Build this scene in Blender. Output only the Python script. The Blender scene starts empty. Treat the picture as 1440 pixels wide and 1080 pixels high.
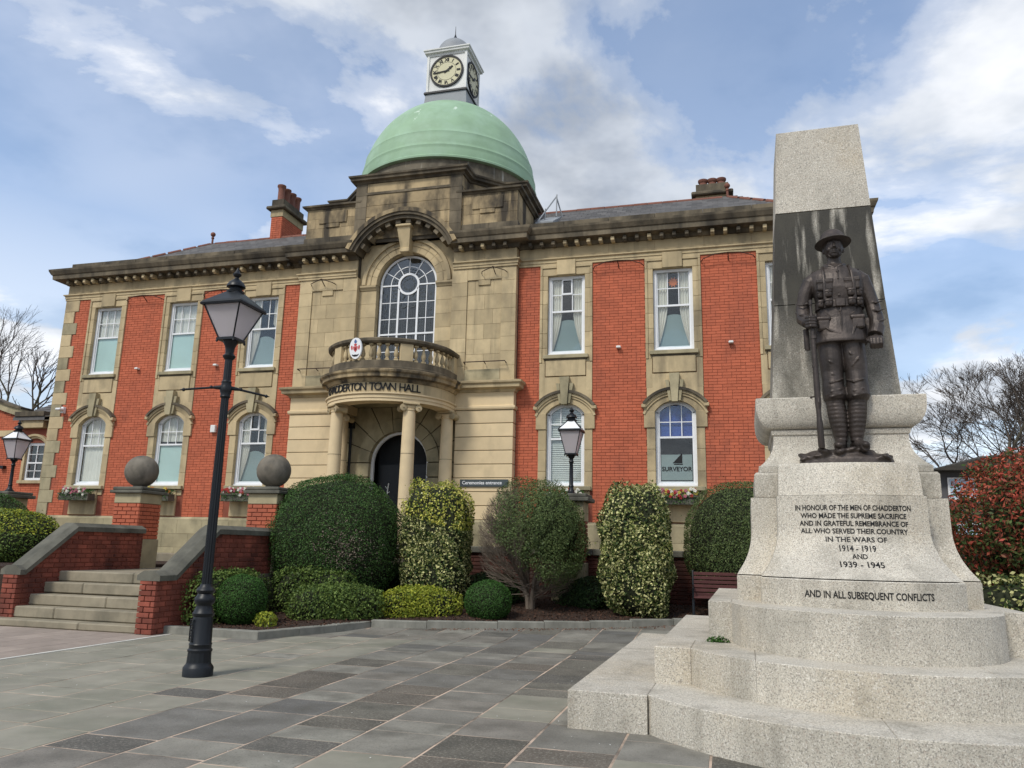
import bpy, bmesh, math, random
import numpy as np
from math import sin, cos, pi, radians, sqrt
from mathutils import Vector, Matrix
random.seed(7); np.random.seed(7)
SC = bpy.context.scene
COL = SC.collection
# ------------------------------------------------------------------ camera
FPX, YAW, PITCH, ROLL, EYE = 1094.4, -0.2676, 0.2071, 0.0227, 1.5
w_ = Vector((sin(YAW)*cos(PITCH), cos(YAW)*cos(PITCH), sin(PITCH)))
r0 = Vector((cos(YAW), -sin(YAW), 0)); u0 = r0.cross(w_)
r_ = r0*cos(ROLL) + u0*sin(ROLL); u_ = r_.cross(w_)
cd = bpy.data.cameras.new('camera'); cam = bpy.data.objects.new('camera', cd); COL.objects.link(cam)
cd.sensor_width = 36; cd.lens = 36*FPX/1440; cd.clip_end = 3000; cd.clip_start = .05
cam.matrix_world = Matrix(((r_.x, u_.x, -w_.x, 0), (r_.y, u_.y, -w_.y, 0), (r_.z, u_.z, -w_.z, EYE), (0, 0, 0, 1)))
SC.camera = cam
# ------------------------------------------------------------------ sky, sun, exposure
SUN_AZ, SUN_EL = radians(-158), radians(48)     # azimuth measured from +y towards +x
SC.view_settings.view_transform = 'Standard'; SC.view_settings.look = 'None'
SC.view_settings.exposure = 0.38; SC.view_settings.gamma = 1
wd = bpy.data.worlds.new('World'); SC.world = wd; wd.use_nodes = True
nt = wd.node_tree; nt.nodes.clear()
def wn(t, **k):
    n = nt.nodes.new(t)
    for a, b in k.items(): setattr(n, a, b)
    return n
def wl(a, b): nt.links.new(a, b)
out = wn('ShaderNodeOutputWorld'); bg = wn('ShaderNodeBackground'); wl(bg.outputs[0], out.inputs[0])
bg.inputs[1].default_value = 0.12
sky = wn('ShaderNodeTexSky', sky_type='NISHITA', sun_disc=False, sun_elevation=SUN_EL, sun_rotation=SUN_AZ % (2*pi), altitude=100, air_density=1.0, dust_density=1.2, ozone_density=2.0)
tc = wn('ShaderNodeTexCoord'); sep = wn('ShaderNodeSeparateXYZ'); wl(tc.outputs['Generated'], sep.inputs[0])
def math_(op, a, b=None, clamp=False):
    n = wn('ShaderNodeMath', operation=op, use_clamp=clamp)
    for i, v in enumerate((a, b)):
        if v is None: continue
        if hasattr(v, 'links'): wl(v, n.inputs[i])
        else: n.inputs[i].default_value = v
    return n.outputs[0]
zz = math_('MAXIMUM', math_('ADD', sep.outputs[2], 0.20), 0.08)
px = math_('DIVIDE', sep.outputs[0], zz); py = math_('DIVIDE', sep.outputs[1], zz)
cmb = wn('ShaderNodeCombineXYZ'); wl(px, cmb.inputs[0]); wl(py, cmb.inputs[1])
def noise_(scale, off, detail=7, rough=.55, dist=0.0):
    mp = wn('ShaderNodeMapping'); wl(cmb.outputs[0], mp.inputs[0]); mp.inputs['Location'].default_value = off
    n = wn('ShaderNodeTexNoise'); wl(mp.outputs[0], n.inputs['Vector'])
    n.inputs['Scale'].default_value = scale; n.inputs['Detail'].default_value = detail
    n.inputs['Roughness'].default_value = rough; n.inputs['Distortion'].default_value = dist
    return n.outputs[0]
def ramp_(v, stops):
    n = wn('ShaderNodeValToRGB'); wl(v, n.inputs[0]); cr = n.color_ramp; cr.interpolation = 'EASE'
    while len(cr.elements) < len(stops): cr.elements.new(.5)
    for e, (p, c) in zip(cr.elements, stops):
        e.position = p; e.color = (*c, 1) if hasattr(c, '__len__') else (c, c, c, 1)
    return n.outputs[0]
mask = ramp_(noise_(1.30, (3.1, 1.7, 0), 10, .58, .25), [(.42, 0.0), (.48, .52), (.54, .93), (.63, 1.0)])
veil = ramp_(noise_(.5, (7.4, 2.2, 0), 4, .5), [(.27, .03), (.74, .55)])
shade = ramp_(noise_(1.5, (1.3, 9.2, 0), 6, .55), [(.33, (2.7, 3.0, 3.5)), (.47, (4.6, 4.9, 5.35)), (.61, (6.8, 6.9, 7.1))])
horiz = ramp_(sep.outputs[2], [(0.0, .9), (.22, .55), (.5, 0.0)])
m1 = math_('MAXIMUM', mask, veil); m2 = math_('MAXIMUM', m1, math_('MULTIPLY', horiz, .95), True)
mx = wn('ShaderNodeMixRGB'); wl(m2, mx.inputs[0]); 
hs = wn('ShaderNodeMixRGB', blend_type='MULTIPLY'); hs.inputs[0].default_value = 1; wl(sky.outputs[0], hs.inputs[1]); hs.inputs[2].default_value = (1.04, 1.21, 1.31, 1)
wl(hs.outputs[0], mx.inputs[1]); wl(shade, mx.inputs[2]); wl(mx.outputs[0], bg.inputs[0])
sl = bpy.data.lights.new('sun', 'SUN'); sl.energy = 1.9; sl.angle = radians(12); sl.color = (1, .95, .86)
so = bpy.data.objects.new('sun', sl); COL.objects.link(so)
sd = Vector((sin(SUN_AZ)*cos(SUN_EL), cos(SUN_AZ)*cos(SUN_EL), sin(SUN_EL)))
so.rotation_euler = sd.to_track_quat('Z', 'Y').to_euler(); so.location = (0, -5, 30)
# ------------------------------------------------------------------ materials
MATS = {}
def mat(name, base, rough=.8, vary=.12, noise=(3, .15), bump=(60, .25, .01), dirt=None, streak=None, metal=0, spec=.3,
        speck=None, base2=None, leaf=False, hue=None, coat=0, wave=None):
    m = bpy.data.materials.new(name); m.use_nodes = True; t = m.node_tree; N = t.nodes; L = t.links
    b = N['Principled BSDF']
    def nd(ty, **k):
        n = N.new(ty)
        for a, v in k.items(): setattr(n, a, v)
        return n
    geo = nd('ShaderNodeNewGeometry'); oi = nd('ShaderNodeObjectInfo')
    pos = geo.outputs['Position']
    def mathn(op, a, c, d=None, clamp=False):
        n = nd('ShaderNodeMath', operation=op, use_clamp=clamp)
        for i, v in enumerate((a, c, d)):
            if v is None: continue
            if hasattr(v, 'links'): L.new(v, n.inputs[i])
            else: n.inputs[i].default_value = v
        return n.outputs[0]
    def noisen(scale, detail=4, sc3=(1, 1, 1), rough=.55):
        mp = nd('ShaderNodeMapping'); L.new(pos, mp.inputs[0]); mp.inputs['Scale'].default_value = sc3
        n = nd('ShaderNodeTexNoise'); L.new(mp.outputs[0], n.inputs['Vector']); n.inputs['Scale'].default_value = scale
        n.inputs['Detail'].default_value = detail; n.inputs['Roughness'].default_value = rough
        return n.outputs[0]
    def mixc(f, a, c, bt='MIX'):
        n = nd('ShaderNodeMixRGB', blend_type=bt)
        for i, v in enumerate((f, a, c)):
            if hasattr(v, 'links'): L.new(v, n.inputs[i])
            elif i == 0: n.inputs[0].default_value = v
            else: n.inputs[i].default_value = (*v, 1)
        return n.outputs[0]
    def mr(v, a, c, d, e):
        n = nd('ShaderNodeMapRange'); L.new(v, n.inputs[0])
        for i, x in enumerate((a, c, d, e)): n.inputs[i+1].default_value = x
        return n.outputs[0]
    rnd = mathn('FRACT', mathn('ADD', oi.outputs['Random'], geo.outputs['Random Per Island']), 0)
    rnd2 = mathn('FRACT', mathn('MULTIPLY', rnd, 17.31), 0)
    col = base
    if base2 is not None:
        stops = base2
        cr = nd('ShaderNodeValToRGB'); L.new(rnd, cr.inputs[0]); e = cr.color_ramp.elements
        allc = [(0, base)] + stops
        while len(e) < len(allc): e.new(.5)
        for q, (p, c) in zip(e, allc): q.position = p; q.color = (*c, 1)
        cr.color_ramp.interpolation = 'CONSTANT' if leaf is False else 'LINEAR'
        col = cr.outputs[0]
    k = mathn('ADD', mathn('MULTIPLY', rnd2, 2*vary), 1-vary)
    nz = noisen(noise[0], 5)
    k = mathn('MULTIPLY', k, mr(nz, .25, .75, 1-noise[1], 1+noise[1]))
    cc = nd('ShaderNodeCombineXYZ')
    for i in range(3): L.new(k, cc.inputs[i])
    col = mixc(1.0, col, cc.outputs[0], 'MULTIPLY')
    if hue is not None:   # slow blotches of another colour
        col = mixc(mr(noisen(hue[1], 5), hue[2], hue[3], 0, hue[4]), col, hue[0])
    if speck is not None:
        for c, sc, lo, hi, am in speck:
            col = mixc(mr(noisen(sc, 2, rough=.7), lo, hi, 0, am), col, c)
    if streak is not None:
        c, am, lo, hi = streak[:4]; scl = streak[4] if len(streak) > 4 else 2.5
        s = mr(noisen(scl, 5, (1, 1, .09)), lo, hi, 0, 1)
        if len(streak) > 5:
            sp = nd('ShaderNodeSeparateXYZ'); L.new(pos, sp.inputs[0]); rng = None
            for (za, zb) in streak[5]:
                q = mr(sp.outputs[2], za, zb, 0, 1); rng = q if rng is None else mathn('MULTIPLY', rng, q)
            s = mathn('MULTIPLY', s, rng, clamp=True)
        col = mixc(mathn('MULTIPLY', s, am, clamp=True), col, c)
    if dirt is not None:
        c, am, lo, hi, scl = dirt
        col = mixc(mr(noisen(scl, 6, (1, 1, .55), .62), lo, hi, 0, am), col, c)
    if hasattr(col, 'links'): L.new(col, b.inputs['Base Color'])
    else: b.inputs['Base Color'].default_value = (*col, 1)
    b.inputs['Metallic'].default_value = metal; b.inputs['Specular IOR Level'].default_value = spec
    L.new(mr(nz, .2, .8, max(0.02, rough-.08), min(1, rough+.08)), b.inputs['Roughness'])
    b.inputs['Coat Weight'].default_value = coat
    if bump:
        bn = nd('ShaderNodeBump'); bn.inputs['Strength'].default_value = bump[1]; bn.inputs['Distance'].default_value = bump[2]
        h = noisen(bump[0], 4, rough=.6)
        if len(bump) > 3: h = mathn('ADD', mathn('MULTIPLY', noisen(bump[3], 3), 2.0), h)
        L.new(h, bn.inputs['Height']); L.new(bn.outputs[0], b.inputs['Normal'])
    if leaf:
        b.inputs['Specular IOR Level'].default_value = spec
        tr = nd('ShaderNodeBsdfTranslucent'); L.new(col, tr.inputs[0]); ms = nd('ShaderNodeMixShader'); ms.inputs[0].default_value = .22
        o = N['Material Output']; L.new(b.outputs[0], ms.inputs[1]); L.new(tr.outputs[0], ms.inputs[2]); L.new(ms.outputs[0], o.inputs[0])
    MATS[name] = m
    return m
DK = (.035, .032, .027)
M_brick = mat('red_brick', (.48, .128, .066), .85, .10, (1.1, .13), (90, .3, .006), dirt=((.20, .07, .05), .5, .52, .75, 1.1), streak=((.22, .07, .05), .4, .55, .75, 3))
M_brick2 = mat('garden_wall_brick', (.25, .070, .045), .85, .3, (3, .25), (90, .4, .006), dirt=((.05, .02, .018), .85, .42, .68, 1.6))
M_mortar = mat('brick_mortar', (.24, .074, .046), .95, 0, (5, .2), (120, .3, .006))
M_mortar2 = mat('pale_mortar', (.22, .18, .15), .95, 0, (5, .3), (120, .3, .006))
M_stone = mat('buff_sandstone', (.48, .38, .225), .85, .16, (2.6, .16), (70, .3, .006), dirt=((.14, .115, .08), .75, .50, .72, .9), streak=((.08, .07, .05), .55, .54, .72))
M_clean = mat('clean_sandstone', (.66, .52, .32), .85, .05, (3, .08), (80, .2, .004), dirt=((.25, .20, .13), .5, .58, .8, .8))
M_stoneg = mat('green_grey_sandstone', (.36, .31, .195), .85, .14, (2.6, .2), (70, .3, .006), dirt=((.10, .095, .06), .8, .47, .7, 1.2))
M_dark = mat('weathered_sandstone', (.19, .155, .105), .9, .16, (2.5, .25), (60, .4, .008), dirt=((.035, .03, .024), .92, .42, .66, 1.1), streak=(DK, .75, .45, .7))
M_attic = mat('stained_attic_stone', (.40, .305, .175), .88, .22, (2.5, .2), (60, .35, .008), dirt=((.045, .038, .03), .92, .46, .64, 1.0), streak=((.03, .026, .022), .9, .50, .62, 2.2))
M_drum = mat('streaked_drum_stone', (.17, .145, .105), .9, .16, (2.5, .25), (60, .4, .008), dirt=((.035, .03, .024), .85, .42, .62, 1.3), streak=((.50, .47, .40), .7, .58, .66, 5))
M_joint = mat('dark_joint', (.07, .058, .042), .95, 0, (4, .2), None)
M_coping = mat('grey_coping_stone', (.13, .125, .10), .9, .12, (4, .25), (70, .4, .008), dirt=((.04, .04, .034), .7, .45, .7, 2))
M_stepst = mat('worn_step_stone', (.27, .235, .17), .9, .08, (4, .2), (70, .35, .006), dirt=((.12, .11, .08), .6, .48, .7, 2.5))
GR = [((.16, .15, .135), 85, .50, .62, .72), ((.78, .74, .66), 72, .55, .66, .7), ((.34, .26, .21), 50, .55, .68, .45)]
M_granite = mat('silver_granite', (.53, .49, .41), .75, .06, (1.6, .14), (80, .35, .005), speck=GR, hue=((.42, .34, .22), .8, .52, .72, .6), dirt=((.20, .185, .15), .6, .52, .74, 2.2), streak=((.16, .145, .115), .38, .54, .72, 3.4))
M_granites = mat('stained_granite', (.46, .43, .36), .78, .06, (1.6, .15), (80, .35, .005), speck=GR, streak=((.020, .019, .016), .94, .33, .47, 6.5, [(3.05, 4.45)]), dirt=((.075, .07, .055), .75, .42, .66, 2.5))
M_slate = mat('roof_slate', (.10, .095, .092), .7, .25, (5, .2), (60, .3, .006))
M_terra = mat('terracotta', (.20, .085, .06), .85, .15, (6, .2), (50, .3, .006), dirt=((.1, .05, .04), .5, .5, .7, 3))
M_white = mat('white_paint', (.78, .79, .80), .45, .02, (4, .04), None)
M_whitew = mat('weathered_white_paint', (.72, .72, .69), .6, .02, (2, .06), None, dirt=((.4, .4, .37), .5, .5, .8, 2))
M_lead = mat('lead_sheet', (.27, .285, .30), .6, .05, (4, .12), (20, .2, .01))
M_dome = mat('green_painted_copper', (.28, .42, .275), .66, .04, (1.6, .13), (14, .12, .01), hue=((.34, .49, .36), 1.3, .45, .7, .8), streak=((.62, .72, .62), .75, .665, .70, 3.5, [(14.4, 14.6), (15.6, 15.2)]))
M_iron = mat('black_cast_iron', (.006, .008, .011), .42, .05, (6, .2), (60, .12, .003), spec=.35)
M_rust = mat('rusty_iron', (.05, .03, .022), .8, .1, (20, .3), None)
M_bronze = mat('dark_bronze', (.070, .056, .049), .48, .05, (6, .3), (26, .45, .008, 8), metal=.5, hue=((.035, .029, .026), 5, .42, .66, .8), spec=.45)
M_mulch = mat('bark_mulch', (.075, .038, .024), .95, .5, (20, .4), None)
M_soil = mat('garden_soil', (.045, .028, .02), .95, 0, (14, .5), (40, .9, .03))
M_slab = mat('paving_slab', (.198, .187, .160), .66, .08, (2.4, .24), (130, .5, .006), base2=[(.18, (.225, .213, .18)), (.40, (.165, .158, .14)), (.58, (.245, .235, .198)), (.74, (.128, .124, .114)), (.82, (.205, .188, .16))], streak=((.10, .095, .08), .0, .5, .7), dirt=((.09, .085, .07), .65, .46, .70, 2.3), speck=[((.34, .32, .27), 60, .56, .70, .5), ((.05, .048, .042), 45, .56, .7, .5)])
M_slabd = mat('dark_speckled_slab', (.120, .110, .090), .74, .10, (2.6, .26), (130, .6, .007), base2=[(.3, (.145, .135, .11)), (.55, (.115, .108, .094)), (.8, (.13, .112, .09))], speck=[((.30, .28, .23), 42, .53, .66, .65), ((.025, .023, .02), 55, .54, .68, .6)], dirt=((.05, .05, .042), .5, .5, .7, 2))
M_slabg = mat('greenish_paving_slab', (.265, .25, .20), .68, .07, (3, .16), (150, .3, .004), dirt=((.13, .14, .10), .55, .45, .7, 1.1), speck=[((.30, .29, .25), 90, .6, .72, .3)])
M_pjoint = mat('pinkish_joint_mortar', (.50, .38, .29), .95, 0, (3, .25), (80, .4, .006), dirt=((.09, .08, .065), .9, .45, .63, 1.6))
M_red_pave = mat('pink_road_paving', (.31, .255, .215), .85, .12, (4, .12), (120, .3, .004), dirt=((.2, .17, .14), .5, .5, .7, 1.5))
M_kerb = mat('grey_kerb_stone', (.22, .215, .185), .85, .1, (6, .2), (90, .35, .005), dirt=((.09, .09, .075), .6, .48, .7, 2.5))
M_ground = mat('tarmac', (.09, .09, .085), .9, 0, (4, .2), (60, .3, .01))
M_grass = mat('grass', (.06, .09, .025), .9, 0, (2, .3), (30, .5, .02))
M_bark = mat('tree_bark', (.10, .085, .06), .9, .1, (5, .3), (30, .5, .01), dirt=((.07, .085, .03), .6, .5, .7, 2))
M_twig = mat('bare_twigs', (.085, .068, .055), .9, .2, (5, .2), None)
M_twigp = mat('dead_twigs', (.17, .135, .105), .9, .25, (5, .2), None)
M_core = mat('shaded_inner_growth', (.022, .026, .012), .95, 0, (8, .5), None)  # near-black hull colour; shade deep in the foliage is painted in
def leafm(n, cols, rough=.5, spec=.18, vary=.3):
    k = len(cols); return mat(n, cols[0], rough, vary, (1.3, .22), None, base2=[((i+1)/k if i < k-1 else 1, c) for i, c in enumerate(cols[1:])], leaf=True, spec=spec)
M_box = leafm('clipped_dark_leaf', [(.022, .058, .016), (.040, .088, .022), (.072, .135, .035)])
M_box3 = leafm('clipped_olive_leaf', [(.045, .075, .025), (.08, .12, .04), (.13, .17, .06)])
M_ball = leafm('small_ball_leaf', [(.02, .055, .012), (.04, .10, .02), (.06, .14, .03)])
M_varg = leafm('variegated_leaf', [(.022, .04, .014), (.04, .07, .02), (.09, .13, .035), (.28, .30, .09), (.60, .58, .27)])
M_vargy = leafm('golden_variegated_leaf', [(.05, .09, .02), (.22, .28, .04), (.50, .50, .08), (.64, .60, .15)])
M_yel = leafm('yellow_green_leaf', [(.09, .14, .018), (.20, .25, .03), (.38, .40, .05)])
M_hedge = leafm('hedge_leaf', [(.035, .07, .018), (.08, .13, .03), (.15, .21, .05)])
M_red = leafm('red_photinia_leaf', [(.04, .08, .025), (.06, .10, .03), (.24, .07, .04), (.42, .07, .045), (.46, .12, .07)])
M_low = leafm('low_dark_leaf', [(.015, .035, .012), (.03, .06, .02), (.05, .09, .03)])
M_fl = {n: mat('petal_'+n, c, .6, .15, (5, .05), None, spec=.2) for n, c in dict(white=(.62, .60, .52), pink=(.40, .13, .17), red=(.32, .035, .03), orange=(.45, .17, .04), yellow=(.48, .38, .08)).items()}
M_timber = mat('brown_bench_slat', (.085, .03, .028), .55, .12, (8, .2), (40, .2, .003))
M_mint = mat('pale_window_film', (.52, .66, .61), .35, .04, (.8, .12), None)
M_minted = mat('grey_green_window_film', (.24, .295, .285), .3, .04, (.8, .12), None)
M_cream = mat('cream_curtain', (.74, .68, .60), .8, .04, (3, .08), None)
M_blind = mat('slatted_blind', (.74, .72, .66), .7, .03, (3, .04), None)
M_inside = mat('painted_room_dark', (.03, .032, .035), .9, 0, (2, .2), None)  # near-black colour stands in for the unlit interior
M_blue = mat('blue_blind', (.03, .07, .30), .5, 0, (1, .1), None)
M_signg = mat('grey_sign', (.06, .075, .08), .5, 0, (2, .05), None)
M_black = mat('black_letter', (.012, .012, .013), .6, 0, (2, .1), None)
M_clockf = mat('cream_clock_face', (.56, .52, .34), .5, 0, (4, .08), None)
M_emred = mat('crest_red', (.5, .08, .08), .5, 0, (4, .08), None)
M_emblue = mat('crest_blue', (.08, .15, .33), .5, 0, (4, .08), None)
M_orange = mat('orange_disc', (.7, .16, .03), .5, 0, (4, .08), None)
M_stain = mat('dark_glass_pattern', (.06, .07, .075), .4, 0, (4, .2), None)
M_litter = mat('fallen_leaf', (.14, .06, .03), .9, .5, (5, .2), None)
def glassm(name, tint, rough, alpha):
    m = bpy.data.materials.new(name); m.use_nodes = True; t = m.node_tree; N = t.nodes; L = t.links; N.clear()
    o = N.new('ShaderNodeOutputMaterial'); g = N.new('ShaderNodeBsdfGlossy'); g.inputs['Roughness'].default_value = rough
    tr = N.new('ShaderNodeBsdfTransparent'); tr.inputs[0].default_value = (*tint, 1)
    fw = N.new('ShaderNodeLayerWeight'); fr = N.new('ShaderNodeMath'); fr.operation = 'POWER'; L.new(fw.outputs['Facing'], fr.inputs[0]); fr.inputs[1].default_value = 5
    mr = N.new('ShaderNodeMapRange'); L.new(fr.outputs[0], mr.inputs[0]); mr.inputs[3].default_value = alpha; mr.inputs[4].default_value = 1
    ms = N.new('ShaderNodeMixShader'); L.new(mr.outputs[0], ms.inputs[0]); L.new(tr.outputs[0], ms.inputs[1]); L.new(g.outputs[0], ms.inputs[2]); L.new(ms.outputs[0], o.inputs[0])
    bn = N.new('ShaderNodeBump'); nz = N.new('ShaderNodeTexNoise'); nz.inputs['Scale'].default_value = 2.2; bn.inputs['Strength'].default_value = .05; bn.inputs['Distance'].default_value = .05
    L.new(nz.outputs[0], bn.inputs['Height']); L.new(bn.outputs[0], g.inputs['Normal'])
    return m
M_glass = glassm('window_glass', (.93, .96, .96), .015, .06)
M_glassd = glassm('leaded_glass', (.62, .64, .65), .12, .08)
def frosted():
    m = bpy.data.materials.new('frosted_lamp_glass'); m.use_nodes = True; t = m.node_tree; N = t.nodes; L = t.links
    b = N['Principled BSDF']; b.inputs['Base Color'].default_value = (.92, .89, .89, 1); b.inputs['Roughness'].default_value = .25
    tr = N.new('ShaderNodeBsdfTransparent'); tr.inputs[0].default_value = (.85, .85, .88, 1); tl = N.new('ShaderNodeBsdfTranslucent'); tl.inputs[0].default_value = (.93, .89, .90, 1)
    a = N.new('ShaderNodeMixShader'); a.inputs[0].default_value = .65; L.new(b.outputs[0], a.inputs[1]); L.new(tl.outputs[0], a.inputs[2])
    c = N.new('ShaderNodeMixShader'); c.inputs[0].default_value = .35; L.new(a.outputs[0], c.inputs[1]); L.new(tr.outputs[0], c.inputs[2])
    L.new(c.outputs[0], N['Material Output'].inputs[0]); return m
M_frost = frosted()
# ------------------------------------------------------------------ object helpers
def link(o): COL.objects.link(o); return o
def thing(name, label, cat, loc=(0, 0, 0), rz=0, group=None):
    o = link(bpy.data.objects.new(name, None)); o.location = loc; o.rotation_euler = (0, 0, rz); o.empty_display_size = .2
    o['label'] = label; o['category'] = cat
    if group: o['group'] = group
    return o
def meshof(name, V, F, m=None, smooth=0):
    me = bpy.data.meshes.new(name); me.from_pydata([tuple(v) for v in V], [], F)
    if m: me.materials.append(m)
    if smooth:
        me.polygons.foreach_set('use_smooth', [True]*len(me.polygons))
        me.set_sharp_from_angle(angle=radians(smooth))
    return me
def obj(name, me, parent=None, loc=(0, 0, 0), rot=None, label=None, kind=None):
    o = link(bpy.data.objects.new(name, me)); o.parent = parent; o.location = loc
    if rot: o.rotation_euler = rot
    if label: o['label'] = label
    if kind: o['kind'] = kind
    return o
class MB:
    def __init__(s): s.V = []; s.F = []
    def add(s, V, F):
        n = len(s.V); s.V += [tuple(v) for v in V]; s.F += [tuple(i+n for i in f) for f in F]; return s
    def box(s, x0, x1, y0, y1, z0, z1):
        return s.add([(x0, y0, z0), (x1, y0, z0), (x1, y1, z0), (x0, y1, z0), (x0, y0, z1), (x1, y0, z1), (x1, y1, z1), (x0, y1, z1)],
                     [(0, 3, 2, 1), (4, 5, 6, 7), (0, 1, 5, 4), (1, 2, 6, 5), (2, 3, 7, 6), (3, 0, 4, 7)])
    def cbox(s, x0, x1, y0, y1, z0, z1, c):
        V, F = cbox_geo(x1-x0, y1-y0, z1-z0, c); cx, cy, cz = (x0+x1)/2, (y0+y1)/2, (z0+z1)/2
        return s.add([(a+cx, b+cy, d+cz) for a, b, d in V], F)
    def obox(s, o, ax, ay, az, hx, hy, hz):   # oriented box
        o, ax, ay, az = map(Vector, (o, ax, ay, az)); V = []
        for k in (-1, 1):
            for (i, j) in ((-1, -1), (1, -1), (1, 1), (-1, 1)): V.append(o+ax*hx*i+ay*hy*j+az*hz*k)
        return s.add(V, [(0, 3, 2, 1), (4, 5, 6, 7), (0, 1, 5, 4), (1, 2, 6, 5), (2, 3, 7, 6), (3, 0, 4, 7)])
    def lathe(s, prof, n=24, c=(0, 0, 0), flute=0, fa=0):   # prof (r,z)
        V = []
        for r, z in prof:
            for i in range(n):
                a = 2*pi*i/n; rr = r*(1-fa*(.5+.5*cos(flute*a))) if flute else r
                V.append((c[0]+rr*cos(a), c[1]+rr*sin(a), c[2]+z))
        F = []
        for k in range(len(prof)-1):
            for i in range(n):
                j = (i+1) % n; F.append((k*n+i, k*n+j, (k+1)*n+j, (k+1)*n+i))
        F.append(tuple(reversed(range(n)))); F.append(tuple((len(prof)-1)*n+i for i in range(n)))
        return s.add(V, F)
    def tube(s, pts, rad, n=8):
        pts = [Vector(p) for p in pts]
        if not hasattr(rad, '__len__'): rad = [rad]*len(pts)
        V = []; prev = None
        for i, p in enumerate(pts):
            t = (pts[min(i+1, len(pts)-1)]-pts[max(i-1, 0)]).normalized()
            if prev is None: a = t.orthogonal().normalized()
            else: a = (prev-t*prev.dot(t)).normalized()
            prev = a; b = t.cross(a)
            for k in range(n):
                q = 2*pi*k/n; V.append(p+(a*cos(q)+b*sin(q))*rad[i])
        F = []
        for k in range(len(pts)-1):
            for i in range(n):
                j = (i+1) % n; F.append((k*n+i, k*n+j, (k+1)*n+j, (k+1)*n+i))
        F.append(tuple(reversed(range(n)))); F.append(tuple((len(pts)-1)*n+i for i in range(n)))
        return s.add(V, F)
    def ell(s, c, r, nu=16, nv=10, M=None):
        V = []; F = []
        for j in range(nv+1):
            t = pi*j/nv
            for i in range(nu):
                a = 2*pi*i/nu; v = Vector((r[0]*sin(t)*cos(a), r[1]*sin(t)*sin(a), -r[2]*cos(t)))
                if M: v = M @ v
                V.append(v+Vector(c))
        for j in range(nv):
            for i in range(nu):
                k = (i+1) % nu; F.append((j*nu+i, j*nu+k, (j+1)*nu+k, (j+1)*nu+i))
        return s.add(V, F)
    def prism(s, poly, z0, z1, ch=0):
        n = len(poly); lv = [(poly, z0)]
        if ch: lv += [(poly, z1-ch), (offs(poly, -ch), z1)]
        else: lv += [(poly, z1)]
        V = [(x, y, z) for P, z in lv for x, y in P]; F = []
        for k in range(len(lv)-1):
            for i in range(n):
                j = (i+1) % n; F.append((k*n+i, k*n+j, (k+1)*n+j, (k+1)*n+i))
        F.append(tuple(reversed(range(n)))); F.append(tuple((len(lv)-1)*n+i for i in range(n)))
        return s.add(V, F)
    def xprism(s, poly, y0, y1):   # poly (x,z) seen from -y, counter-clockwise; extruded y0 (front) .. y1
        n = len(poly); V = [(x, y0, z) for x, z in poly]+[(x, y1, z) for x, z in poly]
        F = [tuple(range(n)), tuple(reversed(range(n, 2*n)))]
        for i in range(n):
            j = (i+1) % n; F.append((i, i+n, j+n, j))
        return s.add(V, F)
    def ring(s, c, r0, r1, a0, a1, y0, y1, n=24):   # flat arch ring in xz plane
        V = []; F = []
        for i in range(n+1):
            a = a0+(a1-a0)*i/n
            for r in (r0, r1):
                for y in (y0, y1): V.append((c[0]+r*cos(a), y, c[1]+r*sin(a)))
        for i in range(n):
            b = 4*i; d = b+4
            F += [(b, b+2, d+2, d), (b+1, d+1, d+3, b+3), (b, d, d+1, b+1), (b+2, b+3, d+3, d+2)]
        F += [(0, 1, 3, 2), (4*n, 4*n+2, 4*n+3, 4*n+1)]
        return s.add(V, F)
    def get(s, name, m, smooth=0): return meshof(name, s.V, s.F, m, smooth)
    def obj(s, name, m, parent=None, smooth=0, **k): return obj(name, s.get(name, m, smooth), parent, **k)
def offs(poly, d, closed=True):
    """offset to the right-hand side of travel for an open path / outward for a CCW polygon"""
    n = len(poly); R = []
    for i in range(n):
        p = Vector(poly[i][:2])
        a = Vector(poly[i-1][:2]) if (closed or i > 0) else None
        b = Vector(poly[(i+1) % n][:2]) if (closed or i < n-1) else None
        ns = []
        for q0, q1 in ((a, p), (p, b)):
            if q0 is None or q1 is None or (q1-q0).length < 1e-6: continue
            t = (q1-q0).normalized(); ns.append(Vector((t.y, -t.x)))
        if len(ns) == 1: o = ns[0]
        else:
            o = ns[0]+ns[1]; o = o/max(.3, (1+ns[0].dot(ns[1])))
        R.append((p.x+o.x*d, p.y+o.y*d))
    return R
def sweep(path, prof, closed=False):
    """solid moulding: closed profile [(out,z)] carried along a plan path; outward = right of travel"""
    V = []; n = len(prof); m = len(path)
    cols = {}
    for o, z in prof:
        if o not in cols: cols[o] = offs(path, o, closed)
    for i in range(m):
        for o, z in prof: V.append((*cols[o][i], z))
    F = []
    for i in range(m if closed else m-1):
        a = i*n; b = ((i+1) % m)*n
        for k in range(n):
            l = (k+1) % n; F.append((a+k, b+k, b+l, a+l))
    if not closed: F.append(tuple(reversed(range(n)))); F.append(tuple((m-1)*n+k for k in range(n)))
    return V, F
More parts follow.
